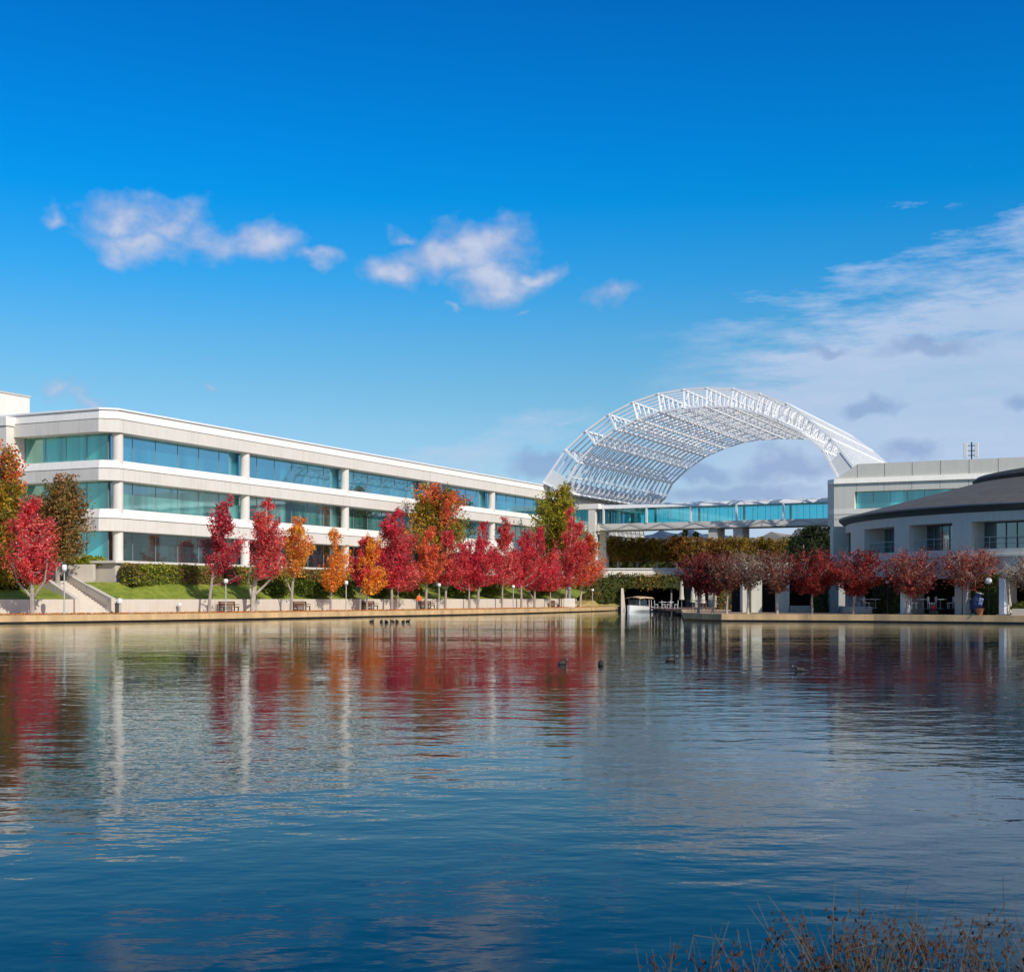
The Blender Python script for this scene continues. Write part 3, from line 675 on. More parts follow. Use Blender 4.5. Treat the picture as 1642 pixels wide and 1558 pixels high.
# portal tower where the footbridge lands
pt = empty('bridge_portal', (*loc(99.5, -4), TZ)); tag(pt, 'narrow white concrete portal tower carrying the left end of the glass bridge', 'tower')
def sub(root, mb, name, mat, parent=None, **k):
    b0 = root.matrix_world.translation if False else root.location
    mb.v = [(x - b0.x, y - b0.y, z - b0.z) for x, y, z in mb.v]; return mb.build(name, mat, parent or root, **k)
BD = Vector((.896, -.444)); BN = Vector((.444, .896)); B0 = Vector((13.2, 206.2)); ZB0, ZB1 = 11.95, 12.95; ZG = 15.2; ZT = 15.85; BL = 35.5; BWD = 4.2
def bl(q, r): p = B0 + BD * q + BN * r; return (p.x, p.y)
sub(pt, MB().prism([bl(-1.7, -.4), bl(-.6, -.4), bl(-.6, .7), bl(-1.7, .7)], TZ, 15.2), 'pier', M['white_concrete'])
sub(pt, MB().prism([bl(-1.7, 3.9), bl(-.6, 3.9), bl(-.6, 5), bl(-1.7, 5)], TZ, 15.2), 'pier', M['white_concrete'])
sub(pt, MB().prism([bl(-9, -.5), bl(-.02, -.5), bl(-.02, 5.1), bl(-9, 5.1)], 15.22, 16.0), 'roof_slab', M['white_concrete_sunlit'])
sub(pt, MB().prism([bl(-9, -.3), bl(-.05, -.3), bl(-.05, 4.9), bl(-9, 4.9)], 11.9, 12.9), 'floor_slab', M['white_concrete'])
sub(pt, MB().prism([bl(-9, .3), bl(-1.72, .3), bl(-1.72, .4), bl(-9, .4)], 12.9, 15.22), 'window', M['teal_glass'])

# ------------------------------------------------------------------ glass footbridge
fb = empty('glass_footbridge', (*bl(BL / 2, BWD / 2), ZB0)); tag(fb, 'enclosed footbridge with turquoise glass sides spanning from the white building to the tall grey one', 'bridge')
sub(fb, MB().prism([bl(0, 0), bl(BL, 0), bl(BL, BWD), bl(0, BWD)], ZB0 + .12, ZB1), 'deck_beam', M['white_concrete'])
sub(fb, MB().prism([bl(0, -.06), bl(BL, -.06), bl(BL, BWD + .06), bl(0, BWD + .06)], ZB0, ZB0 + .117), 'bottom_chord', M['grey_concrete'])
for side in (0, 1):
    r = .1 + side * (BWD - .2)
    g = sub(fb, MB().quad((*bl(0, r), ZB1), (*bl(BL, r), ZB1), (*bl(BL, r), ZG), (*bl(0, r), ZG)), 'glass_wall', M['bridge_glass'])
    mb = MB()
    for i in range(20):
        q = BL * i / 19; mb.prism([bl(q - .02, r - .03), bl(q + .02, r - .03), bl(q + .02, r + .03), bl(q - .02, r + .03)], ZB1, ZG)
    sub(fb, mb, 'mullions', M['grey_steel'], parent=g)
for i in range(6):
    q = .5 + (BL - 1.2) * i / 5
    for r in (.02, BWD - .45): sub(fb, MB().prism([bl(q, r - .15), bl(q + .26, r - .15), bl(q + .26, r + .15), bl(q, r + .15)], ZB1, ZG), 'post', M['white_paint'])
roofp = MB(); n = 8
prof = [(-.15, ZG), (.0, ZG + .35), (.7, ZG + .62), (2.1, ZG + .75), (3.5, ZG + .62), (4.2, ZG + .35), (4.35, ZG)]
vs = []; 
for q in (0, BL): vs += [(*bl(q, r), z) for r, z in prof]
m_ = len(prof); roofp.add(vs, [tuple(range(m_)), tuple(range(m_, 2 * m_))] + [(i, (i + 1) % m_, m_ + (i + 1) % m_, m_ + i) for i in range(m_)])
sub(fb, roofp, 'roof', M['white_paint'])
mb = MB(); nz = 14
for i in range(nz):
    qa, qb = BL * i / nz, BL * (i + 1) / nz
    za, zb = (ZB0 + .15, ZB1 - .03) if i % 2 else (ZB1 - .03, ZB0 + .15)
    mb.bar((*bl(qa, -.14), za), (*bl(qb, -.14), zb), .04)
sub(fb, mb, 'side_shadow_bars', M['grey_steel'])  # grey bars stand in for the zigzag shadows across the spandrel
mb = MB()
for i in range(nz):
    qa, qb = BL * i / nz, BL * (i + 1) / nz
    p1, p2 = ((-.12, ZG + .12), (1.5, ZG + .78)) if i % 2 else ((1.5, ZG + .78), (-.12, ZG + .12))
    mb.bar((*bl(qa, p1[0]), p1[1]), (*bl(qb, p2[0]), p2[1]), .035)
sub(fb, mb, 'roof_shadow_bars', M['grey_steel'])  # these bars draw the shadows that cross the bridge roof
for i, q in enumerate((16.9, 20.6)):
    sub(fb, MB().prism([bl(q, .3), bl(q + 1.35, .3), bl(q + 1.35, 3.9), bl(q, 3.9)], GZ, ZB0), 'pylon', M['pale_concrete'])

# ------------------------------------------------------------------ steel lattice arch
LA = Vector((4.4, 201.9)); Wv = Vector((.9003, -.4352)); CN = 23.3; V0, V1, NR = .8, 42.5, 21
ar = empty('lattice_arch', ((LA + Wv * CN + Uv * 21).x, (LA + Wv * CN + Uv * 21).y, 18.6)); tag(ar, 'huge white steel lattice barrel vault arching above the glass footbridge', 'arch')
offs_o = [(23.4, 18.9), (19.8, 23.5), (16.6, 26.1), (13.0, 28.3), (9.3, 29.85), (5.5, 30.8), (1.7, 31.15)]
offs_i = [(20.2, 17.4), (17.9, 21.7), (15.1, 24.15), (11.9, 26.1), (8.6, 27.35), (5.1, 28.3), (1.6, 28.55)]
outer = [(CN - o_, z) for o_, z in offs_o] + [(CN + o_ - max(0, o_ - 13) * .11, z - (.3 if o_ > 16 and o_ < 23 else 0)) for o_, z in reversed(offs_o)]
inner = [(CN - o_, z) for o_, z in offs_i] + [(CN + o_, z) for o_, z in reversed(offs_i)]
b0 = ar.location
def ap(t, v, z): p = LA + Wv * t + Uv * v; return Vector((p.x - b0.x, p.y - b0.y, z - b0.z))
vs_ = [V0 + (V1 - V0) * i / (NR - 1) for i in range(NR)]
rib0 = None
for ri, v in enumerate(vs_):
    ed = ri in (0, NR - 1); r1 = .20 if ed else .13; mb = MB()
    for L_ in (outer, inner):
        for i in range(len(L_) - 1): mb.bar(ap(L_[i][0], v, L_[i][1]), ap(L_[i + 1][0], v, L_[i + 1][1]), r1, cap=False)
    wb = mb
    for i in range(len(outer)): wb.bar(ap(outer[i][0], v, outer[i][1]), ap(inner[i][0], v, inner[i][1]), r1 * .85, cap=False)
    mb.build('rib', M['white_steel'], ar)
    for sgn in (0, -1):                                 # gusset plates at both feet
        n0, n1 = (0, 1) if sgn == 0 else (-1, -2)
        o0_, i0_, o1_, i1_ = outer[n0], inner[n0], outer[n1], inner[n1]
        f = .40 if sgn == 0 else .60
        lerp = lambda a_, b_, f_: (a_[0] + (b_[0] - a_[0]) * f_, a_[1] + (b_[1] - a_[1]) * f_)
        q = [o0_, i0_, lerp(i0_, i1_, f), lerp(o0_, o1_, f)] if ed else [o0_, i0_, lerp(i0_, i1_, f * .30), lerp(o0_, o1_, f * .45)]
        g = MB(); g.add([ap(t, v - .05, z) for t, z in q] + [ap(t, v + .05, z) for t, z in q], [(0, 1, 2, 3), (7, 6, 5, 4), (0, 1, 5, 4), (1, 2, 6, 5), (2, 3, 7, 6), (3, 0, 4, 7)])
        g.build('foot_plate', M['white_paint'], ar)
for L_, nm, r_ in ((outer, 'outer_purlin', .15), (inner, 'inner_purlin', .19)):
    for t, z in L_: MB().bar(ap(t, V0 - .3, z), ap(t, V1 + .3, z), r_).build(nm, M['white_steel'], ar)
for i in range(len(inner) - 1):
    m1 = ((inner[i][0] + inner[i + 1][0]) / 2, (inner[i][1] + inner[i + 1][1]) / 2)
    MB().bar(ap(m1[0], V0, m1[1]), ap(m1[0], V1, m1[1]), .075).build('secondary_purlin', M['white_steel'], ar)
for i in range(1, len(outer) - 1):                      # zigzag webs of the purlin trusses
    mb = MB()
    for k in range(NR - 1):
        a_, b_ = (outer[i], inner[i]) if k % 2 else (inner[i], outer[i])
        mb.bar(ap(a_[0], vs_[k], a_[1]), ap(b_[0], vs_[k + 1], b_[1]), .075, cap=False)
    mb.build('purlin_web', M['white_steel'], ar)
for i in range(len(outer) - 1):                         # bracing in the skin of the vault
    mb = MB()
    for k in range(0, NR - 1, 2):
        a_, b_ = (i, i + 1) if (k // 2) % 2 else (i + 1, i)
        mb.bar(ap(inner[a_][0], vs_[k], inner[a_][1]), ap(inner[b_][0], vs_[k + 1], inner[b_][1]), .045, cap=False)
    mb.build('bracing', M['white_steel'], ar)
# ------------------------------------------------------------------ tall grey building on the right
R0 = Vector((43.0, 183.2))
def rl(a, b): p = R0 + Wv * a + Uv * b; return (p.x, p.y)
tb = empty('tall_building', (*rl(20, 10), GZ)); tag(tb, 'tall beige grey panelled building at the right end of the glass bridge, with turquoise windows', 'building')
tpl = lambda f, d_=45: [rl(0, f), rl(75, f), rl(75, d_), rl(-1.1, d_), rl(-1.1, f + 1.1)]
sub(tb, MB().prism(tpl(0), GZ - .1, 13.0), 'lower_wall', M['tall_concrete'])
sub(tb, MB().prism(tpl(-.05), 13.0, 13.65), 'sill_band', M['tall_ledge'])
sub(tb, MB().prism([rl(0, 0), rl(2.7, 0), rl(2.7, 1.0), rl(2.7, 44), rl(-1.1, 44), rl(-1.1, 1.1)], 13.65, 15.95), 'corner_wall', M['tall_concrete'])
sub(tb, MB().prism(tpl(0), 15.95, 17.05), 'upper_wall', M['tall_concrete'])
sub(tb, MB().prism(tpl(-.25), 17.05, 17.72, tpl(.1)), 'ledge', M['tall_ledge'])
for k in range(11):
    a_, b_ = 2.7 + 6.6 * k, 2.7 + 6.6 * (k + 1)
    w = sub(tb, MB().prism([rl(a_, .95), rl(b_, .95), rl(b_, 1.05), rl(a_, 1.05)], 13.65, 15.95), 'window', M['teal_glass'])
    mb = MB()
    for i in range(3):
        q = a_ + i * 2.2 + .04; mb.prism([rl(q, .9), rl(q + .07, .9), rl(q + .07, .953), rl(q, .953)], 13.65, 15.95)
    mb.prism([rl(a_, .89), rl(b_, .89), rl(b_, .954), rl(a_, .954)], 13.65, 13.75); sub(tb, mb, 'mullions', M['grey_steel'], parent=w)
el = [(.1, 17.72), (75, 17.72), (75, 19.62), (3.1, 19.62)]
mb = MB(); mb.add([(*rl(a_, .3), z) for a_, z in el] + [(*rl(a_, .65), z) for a_, z in el], [(0, 1, 2, 3), (7, 6, 5, 4), (0, 1, 5, 4), (1, 2, 6, 5), (2, 3, 7, 6), (3, 0, 4, 7)])
sub(tb, mb, 'parapet', M['tall_concrete'])
mb = MB()
for k in range(14):
    q = 3.0 + 3.55 * k; mb.prism([rl(q, .285), rl(q + .05, .285), rl(q + .05, .31), rl(q, .31)], 17.8, 19.6)
    mb.prism([rl(q, -.012), rl(q + .04, -.012), rl(q + .04, .01), rl(q, .01)], 15.99, 17.03)
for z in (12.3, 10.6): mb.prism([rl(0, -.012), rl(60, -.012), rl(60, .01), rl(0, .01)], z, z + .05)
sub(tb, mb, 'panel_joints', M['joint'])
# rooftop antenna
an = empty('cell_antenna', (X(1548, 176), 176, 19.62)); tag(an, 'white twin panel antenna on a short pole on the tall building roof', 'antenna'); an.rotation_euler.z = -.4
an.location = (*rl(17.5, .48), 19.62)
MB().bar((0, 0, -.1), (0, 0, 2.2), .09, n=8).build('pole', M['black_metal'], an)
for x in (-.75, .62): MB().box((x, -.1, 1.15), (.50, .22, 1.9)).build('panel', M['white_paint'], an, bevel=.04)
mb = MB(); [mb.box((-.05, 0, z), (1.3, .1, .12)) for z in (.5, 1.1, 1.75)]; mb.build('bracket', M['grey_steel'], an)
v_ = MB().lathe((*rl(25.0, 2.0), 19.2), [(.14, -2), (.14, .9), (.2, .95), (.2, 1.1)], 10).build('roof_vent', M['grey_steel']); tag(v_, 'tiny dark vent pipe on the roof, right of the antenna', 'vent')

# ------------------------------------------------------------------ round building on the right
RC = Vector((52.8, 117.0)); RR = 23.7
rb_ = empty('round_building', (RC.x, RC.y, GZ)); tag(rb_, 'low round grey building with a dark conical roof and deep window bays', 'building')
def ang_px(px, r=RR):
    k = (px - CX) / F; dx, dy = k, 1.0; L = math.hypot(dx, dy); dx /= L; dy /= L
    t = RC.x * dx + RC.y * dy; pp = RC.length_squared - t * t; q = math.sqrt(max(0, r * r - pp)); p = Vector((dx, dy)) * (t - q)
    return math.atan2(p.y - RC.y, p.x - RC.x) % (2 * math.pi)
def arc(mb, a0_, a1_, ri, ro, z0, z1, step=.04, ro_top=None):
    n = max(1, int(abs(a1_ - a0_) / step)); ro_top = ro_top or ro
    for i in range(n):
        a, b = a0_ + (a1_ - a0_) * i / n, a0_ + (a1_ - a0_) * (i + 1) / n
        f = lambda r, t: (r * math.cos(t), r * math.sin(t))
        mb.prism([f(ri, a), f(ro, a), f(ro, b), f(ri, b)], z0 - GZ, z1 - GZ, [f(ri, a), f(ro_top, a), f(ro_top, b), f(ri, b)])
    return mb
T2 = 2 * math.pi
def ring(name, mat, ri, ro, z0, z1, **k):
    n = 120; vs = []
    rt = k.get('rt', ro)
    for i in range(n):
        t = T2 * i / n; c, s = math.cos(t), math.sin(t)
        vs += [(ri * c, ri * s, z0 - GZ), (ro * c, ro * s, z0 - GZ), (rt * c, rt * s, z1 - GZ), (ri * c, ri * s, z1 - GZ)]
    fs = []
    for i in range(n):
        j = (i + 1) % n
        for k_ in range(4): fs.append((4 * i + k_, 4 * i + (k_ + 1) % 4, 4 * j + (k_ + 1) % 4, 4 * j + k_))
    return MB().add(vs, fs).build(name, M[mat], rb_)
ring('header_band', 'round_wall', RR - 1.7, RR, 7.5, 8.2)
ring('sill_band', 'round_wall', RR - 6, RR + .02, 5.02, 5.45)
ring('sill_ledge', 'round_wall', RR - .5, RR + .22, 4.86, 5.018)
ring('podium_wall', 'round_wall', RR - 1.2, RR + .06, 3.3, 4.857)
ring('upper_glass', 'dark_glass', RR - 1.9, RR - 1.75, 5.45, 7.6)
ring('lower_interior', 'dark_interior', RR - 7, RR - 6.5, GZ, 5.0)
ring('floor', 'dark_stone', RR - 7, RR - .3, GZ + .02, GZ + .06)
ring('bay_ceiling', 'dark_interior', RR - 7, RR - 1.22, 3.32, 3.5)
piers = []
for a_, b_ in ((1346, 1352), (1364, 1386), (1434, 1458), (1527, 1557), (1655, 1695)): piers.append((ang_px(a_), ang_px(b_)))
last = piers[-1][1]
while last < T2 + math.pi * .9: piers.append((last + .26, last + .34)); last += .34
for a_, b_ in piers: arc(MB(), a_, b_, RR - 1.9, RR, 5.45, 7.5).build('upper_pier', M['round_wall'], rb_)
lower = [(1347, 1353), (1409, 1461), (1531, 1618)]
lp = [(ang_px(a_), ang_px(b_)) for a_, b_ in lower]; last = lp[-1][1]
while last < T2 + math.pi * .9: lp.append((last + .22, last + .36)); last += .36
for a_, b_ in lp: arc(MB(), a_, b_, RR - 1.3, RR, GZ - .1, 3.3).build('lower_pier', M['pale_concrete'], rb_)
# balcony rails in the bays
for a_, b_ in ((ang_px(1387), ang_px(1433)), (ang_px(1459), ang_px(1526)), (ang_px(1559), ang_px(1654))):
    mb = MB(); n = 8; f = lambda t, z: ((RR - .5) * math.cos(t), (RR - .5) * math.sin(t), z - GZ)
    for i in range(n):
        t0, t1 = a_ + (b_ - a_) * i / n, a_ + (b_ - a_) * (i + 1) / n
        mb.bar(f(t0, 6.35), f(t1, 6.35), .03); mb.bar(f(t0, 5.95), f(t1, 5.95), .015)
        if i % 2 == 0: mb.bar(f(t0, 5.45), f(t0, 6.35), .025)
    mb.build('balcony_rail', M['roof_grey'], rb_)
    mb = MB(); f2 = lambda t, z: ((RR - 1.7) * math.cos(t), (RR - 1.7) * math.sin(t), z - GZ)
    for i in range(1, 5): t0 = a_ + (b_ - a_) * i / 5; mb.bar(f2(t0, 5.45), f2(t0, 7.5), .035)
    mb.build('mullions', M['grey_steel'], rb_)
mb = MB(); n = 96
mb.lathe((0, 0, -GZ), [(RR - .2, 8.2), (RR + .15, 8.25), (RR + .55, 8.62), (RR + .55, 8.72), (RR + .45, 8.75)], n); mb.build('eave', M['fascia_dark'], rb_, smooth=True)
mb = MB(); mb.lathe((0, 0, -GZ), [(RR + .57, 8.70), (RR + .57, 8.78), (RR + .3, 8.80)], n); mb.build('gutter_edge', M['grey_steel'], rb_)
mb = MB(); mb.lathe((0, 0, -GZ), [(RR + .42, 8.76), (RR - 1.5, 9.25), (12.6, 11.75)], n); mb.build('roof', M['slate_roof'], rb_, smooth=True)
mb = MB(); mb.lathe((0, 0, -GZ), [(12.7, 11.55), (12.85, 12.0), (12.5, 12.3), (11.6, 12.5)], n); mb.build('roof_curb', M['dark_stone'], rb_, smooth=True)
mb = MB(); mb.lathe((0, 0, -GZ), [(11.6, 12.5), (2, 14.2), (.2, 14.3)], n); mb.build('roof_cap', M['slate_roof'], rb_, smooth=True)

# straight colonnade wing in front of the trees on the right shore
cw = empty('colonnade', (X(1270, 121.5), 121.5, GZ)); tag(cw, 'low grey colonnade with dark open bays running left from the round building', 'building')
def cb(px0, px1, d0, d1, z0, z1): return MB().prism([(X(px0, 121), d0), (X(px1, 121), d0), (X(px1, 121), d1), (X(px0, 121), d1)], z0, z1)
sub(cw, cb(1190, 1352, 121, 127, 3.5, 4.95), 'beam', M['round_wall'])
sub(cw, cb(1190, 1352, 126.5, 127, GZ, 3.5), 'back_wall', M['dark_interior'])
for a_, b_ in ((1191, 1198), (1205, 1222), (1248, 1266), (1328, 1345)): sub(cw, cb(a_, b_, 121.05, 122.4, GZ - .05, 3.5), 'column', M['round_wall'])
sub(cw, cb(1338, 1364, 121.5, 122.6, 4.96, 8.15), 'upper_wall', M['round_wall'])

# ------------------------------------------------------------------ cove: boathouse, ivy wall, terrace with parapet
cv = empty('boathouse', (X(1045, 206.0), 206.0, 0)); tag(cv, 'dark boathouse opening with a pale sloping pier under the golden ivy', 'building')
def cvb(px0, px1, d0, d1, z0, z1, name, mat):
    return sub(cv, MB().prism([(X(px0, 204.0), d0), (X(px1, 204.0), d0), (X(px1, 204.0), d1), (X(px0, 204.0), d1)], z0, z1), name, M[mat])
cvb(998, 1100, 204.0, 218.0, 3.25, 5.0, 'roof_slab', 'dark_stone')
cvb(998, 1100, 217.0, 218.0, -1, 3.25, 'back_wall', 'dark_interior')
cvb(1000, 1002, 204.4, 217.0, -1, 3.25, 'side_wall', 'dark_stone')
mb = MB().prism([(X(995.5, 202.0), 201.6), (X(1003.5, 202.0), 201.6), (X(1004, 202.0), 204.2), (X(994, 202.0), 204.2)], -.5, 3.3, [(X(996.5, 202.0), 202.4), (X(1000, 202.0), 202.4), (X(1000.5, 202.0), 204.2), (X(995.5, 202.0), 204.2)])
sub(cv, mb, 'sloping_pier', M['pale_concrete'])
cvb(1076, 1078, 204.2, 204.5, GZ, 3.25, 'post', 'grey_steel')
cvb(1045, 1100, 204.6, 217.0, .45, .6, 'quay', 'dark_stone')
o = MB().prism([(X(925, 209.0), 207.0), (X(1345, 209.0), 207.0), (X(1345, 209.0), 246.0), (X(925, 209.0), 246.0)], 5.003, 5.35).build('terrace', M['pale_concrete']); tag(o, kind='structure')
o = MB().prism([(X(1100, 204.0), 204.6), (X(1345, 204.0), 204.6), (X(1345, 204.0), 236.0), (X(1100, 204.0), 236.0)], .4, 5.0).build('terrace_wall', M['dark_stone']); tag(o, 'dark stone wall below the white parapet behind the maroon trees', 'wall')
o = MB().prism([(X(925, 204.0), 204.6), (X(998, 204.0), 204.6), (X(998, 204.0), 236.0), (X(925, 204.0), 236.0)], .4, 5.0).build('terrace_wall', M['pale_concrete']); tag(o, 'concrete terrace wall covered with ivy left of the boathouse', 'wall')
pw = empty('parapet', (X(1040, 206.0), 206.2, 5.1)); tag(pw, 'long white concrete parapet on the terrace above the boathouse', 'wall')
sub(pw, MB().prism([(X(968, 206.0), 206.2), (X(1330, 206.0), 206.2), (X(1330, 206.0), 206.7), (X(968, 206.0), 206.7)], 5.36, 6.15), 'wall', M['white_concrete'], bevel=.02)
sub(pw, MB().prism([(X(968, 206.0), 206.0), (X(1330, 206.0), 206.0), (X(1330, 206.0), 206.9), (X(968, 206.0), 206.9)], 6.155, 6.32), 'coping', M['white_paint'])
sub(pw, MB().prism([(X(968, 206.0), 205.6), (X(1330, 206.0), 205.6), (X(1330, 206.0), 206.98), (X(968, 206.0), 206.98)], 5.02, 5.357), 'footing', M['grey_concrete'])
# grass strip by the cove
mb = MB(); a = [(X(925, 198), 198), (X(960, 203), 203), (X(995, 202.0), 202.0)]; b_ = [(X(922, 204.5), 204.5), (X(960, 204.6), 204.6), (X(998, 204.6), 204.6)]
for i in range(2): mb.quad((*a[i], GZ + .05), (*a[i + 1], GZ + .05), (*b_[i + 1], 1.75), (*b_[i], 1.75))
tag(mb.build('dry_grass_bank', M['dry_grass_mat']), kind='structure')

# hills far away
def ridge(name, mat, pts, d, depth, seed):
    rng = random.Random(seed); mb = MB(); n = 60; xs = [pts[0][0] + (pts[-1][0] - pts[0][0]) * i / n for i in range(n + 1)]
    for i in range(n):
        q = []
        for x in (xs[i], xs[i + 1]):
            h = Z(float(np.interp(x, [p[0] for p in pts], [p[1] for p in pts])), d) + 5 * math.sin(x * .13 + seed) + 3 * math.sin(x * .31)
            q.append((x, h))
        (xa, ha), (xb, hb) = q
        f = lambda x, dd, z: (X(x, d), dd, z)
        mb.quad(f(xa, d - depth, 0), f(xb, d - depth, 0), f(xb, d - depth * .4, hb * .6), f(xa, d - depth * .4, ha * .6))
        mb.quad(f(xa, d - depth * .4, ha * .6), f(xb, d - depth * .4, hb * .6), f(xb, d, hb), f(xa, d, ha))
        mb.quad(f(xa, d, ha), f(xb, d, hb), f(xb, d + depth, 0), f(xa, d + depth, 0))
    tag(mb.build(name, M[mat], smooth=True), kind='structure')
ridge('hills', 'hill_haze_blue', [(700, 880), (860, 868), (1000, 858), (1070, 853), (1110, 851), (1150, 857), (1230, 866), (1500, 880)], 4200, 1500, 2)
ridge('hills', 'hill_tan', [(1150, 872), (1185, 864), (1240, 856), (1290, 850), (1340, 846), (1500, 850), (1800, 880)], 2600, 900, 4)
# ------------------------------------------------------------------ trees along the left shore
def lt_(px): return wd(px) - 2.6
G1 = 'autumn trees along the left lakeside path'
T = [
 # px, base z, top, x0, x1, bottom, pal, style, nb, leaves, label, kw
 (51, GZ, 796, 4, 98, 922, 'red', 'pyr', 46, 7500, 'crimson tree at the far left, leftmost on the lakeside path', dict(trunk_r=.2, forks=2)),
 (335, GZ, 795, 326, 394, 925, 'darkred', 'pyr', 34, 3600, 'dark crimson sparse tree with a leaning trunk, just left of the second lamp post', dict(trunk_r=.15)),
 (405, GZ, 800, 388, 468, 915, 'red', 'pyr', 40, 5200, 'tall rosy red tree with two forked pale trunks right of the second lamp post', dict(trunk_r=.24, forks=2, bark='bark_pale')),
 (467, GZ, 826, 450, 504, 912, 'yelloworange', 'pyr', 30, 3300, 'slim yellow and orange tree between the second and third lamp posts', dict(forks=1)),
 (530, GZ, 846, 514, 562, 935, 'orange', 'pyr', 30, 2800, 'narrow orange tree just left of the third lamp post', dict(trunk_r=.12)),
 (577, GZ, 862, 562, 604, 928, 'crimson', 'pyr', 26, 2600, 'small dark crimson tree partly behind the bright orange one', dict(trunk_r=.12)),
 (588, GZ, 852, 576, 618, 940, 'orange', 'oval', 30, 3600, 'bright solid orange tree right of the third lamp post', dict(trunk_r=.12)),
 (628, GZ, 808, 600, 660, 930, 'crimson', 'oval', 42, 7000, 'dense crimson tree with a rounded top, left of the tall green and orange tree', dict()),
 (637, GZ, 868, 625, 668, 936, 'red', 'pyr', 24, 2600, 'short red tree in front of the dense crimson tree', dict(trunk_r=.11)),
 (683, GZ, 845, 662, 716, 922, 'redorange', 'pyr', 34, 4200, 'red orange tree beside the person in the orange jacket', dict()),
 (714, GZ, 852, 690, 748, 925, 'red', 'pyr', 34, 4200, 'rosy red tree just right of the fourth lamp post', dict()),
 (752, GZ, 866, 728, 776, 934, 'crimson', 'oval', 30, 4000, 'low dense crimson tree with a thin pale trunk', dict(trunk_r=.11)),
 (766, GZ, 838, 745, 802, 928, 'crimson', 'pyr', 36, 5200, 'pointed crimson tree in the middle of the row below the last office column', dict()),
 (805, GZ, 830, 788, 832, 925, 'red', 'pyr', 32, 4200, 'slender red tree with a sharp tip, before the white facade end', dict(trunk_r=.12)),
 (836, GZ, 862, 812, 862, 930, 'crimson', 'oval', 30, 4200, 'crimson tree with a broad rounded crown left of the block planter', dict()),
 (857, GZ, 840, 834, 892, 935, 'crimson', 'pyr', 36, 5200, 'crimson tree with a forked trunk, left of the tall green tree', dict(forks=1)),
 (882, GZ, 880, 862, 908, 936, 'red', 'oval', 26, 3200, 'low bright red tree under the tall green tree', dict(trunk_r=.11)),
 (907, GZ, 812, 884, 952, 932, 'red', 'pyr', 44, 6200, 'tall dark red tree in front of the bridge portal', dict()),
 (930, GZ, 856, 908, 984, 928, 'redorange', 'pyr', 40, 4600, 'last red orange tree of the left row, leaning toward the cove', dict(bark='bark_pale')),
]
for i, (px, gz, top, x0, x1, bot, pal, sty, nb, lv, lab, kw) in enumerate(T):
    tree('maple_tree', lab, 'tree', G1, px, lt_(px) + (i % 3 - 1) * .5, gz, top, x0 - (4 if px < 600 else 10), x1 + (4 if px < 600 else 10), bot + 7, pal, sty, int(nb * 1.25), int(lv * (1.7 if px < 560 else 2.3)), seed=20 + i, size=.103, **kw)
tree('tall_maple_tree', 'big green and orange tree at the left edge of the picture', 'tree', 'tall half turned trees near the left building', 2, 112.6, 2.6, 708, -76, 72, 940, 'greenorange', 'oval', 110, 26000, seed=3, trunk_r=.28, sigma=.5, pal2='redorange', split=.95)
tree('tall_maple_tree', 'olive brown tree behind the leftmost crimson tree, beside the corner of the office', 'tree', 'tall half turned trees near the left building', 92, 114.5, 3.0, 763, 58, 140, 893, 'brown', 'oval', 90, 16000, seed=4, trunk_r=.2, sigma=.45)
tree('tall_maple_tree', 'big rounded green and red orange tree rising before the office windows', 'tree', 'tall half turned trees near the left building', 700, 163, 3.4, 776, 642, 754, 885, 'greenorange', 'oval', 100, 20000, seed=5, trunk_r=.25, sigma=.55, size=.16, pal2='redorange', split=.82)
tree('tall_maple_tree', 'tallest green tree at the end of the white office, left of the arch foot', 'tree', 'tall half turned trees near the left building', 896, 190, 3.2, 770, 850, 952, 910, 'green', 'oval', 100, 20000, seed=6, trunk_r=.25, sigma=.6, size=.18)

# maroon trees on the right shore
G2 = 'maroon mushroom shaped trees on the right shore'
TR = [
 (1120, 112.6, 890, 1096, 1150, 950, 'maroon', 3600, 'dark maroon domed tree at the tip of the right shore, leftmost of its row'),
 (1143, 111.4, 886, 1122, 1170, 948, 'maroon', 3000, 'brownish maroon domed tree, second from the tip of the right shore'),
 (1165, 110.2, 884, 1142, 1192, 946, 'dusty', 3700, 'dusty brown tree with thinning leaves left of the pale bare one'),
 (1199, 109.6, 884, 1176, 1224, 938, 'bare', 1700, 'nearly bare grey brown tree with a pale upright trunk on the right shore'),
 (1246, 108.8, 884, 1214, 1274, 944, 'dusty', 2900, 'thin mauve brown tree left of the broad dark red dome'),
 (1302, 108.0, 882, 1264, 1344, 948, 'maroonbright', 6500, 'broad dark red dome shaped tree left of the round building'),
 (1368, 106.4, 882, 1338, 1414, 950, 'maroonbright', 6000, 'broad rusty red dome shaped tree in front of the first window bay'),
 (1453, 103.9, 878, 1422, 1502, 952, 'pinkgrey', 3800, 'rosy red tree with a forked trunk before the white sunlit wedge'),
 (1547, 100.7, 880, 1510, 1598, 940, 'pinkgrey', 2700, 'sparse pinkish red tree with a straight pale trunk beside the navy umbrella'),
 (1648, 97.5, 888, 1608, 1690, 938, 'bare', 1100, 'almost bare pinkish grey tree cut by the right edge of the picture'),
]
for i, (px, d, top, x0, x1, bot, pal, lv, lab) in enumerate(TR):
    tree('maroon_tree', lab, 'tree', G2, px, d, GZ, top + (i * 7 % 5) - 2, x0 - 5, x1 + 5, bot, pal, 'dome', 50, int(lv * 1.6), seed=60 + i, trunk_r=.12, size=.085, sigma=.25, bark='bark_pale' if pal in ('bare', 'pinkgrey') else 'bark')

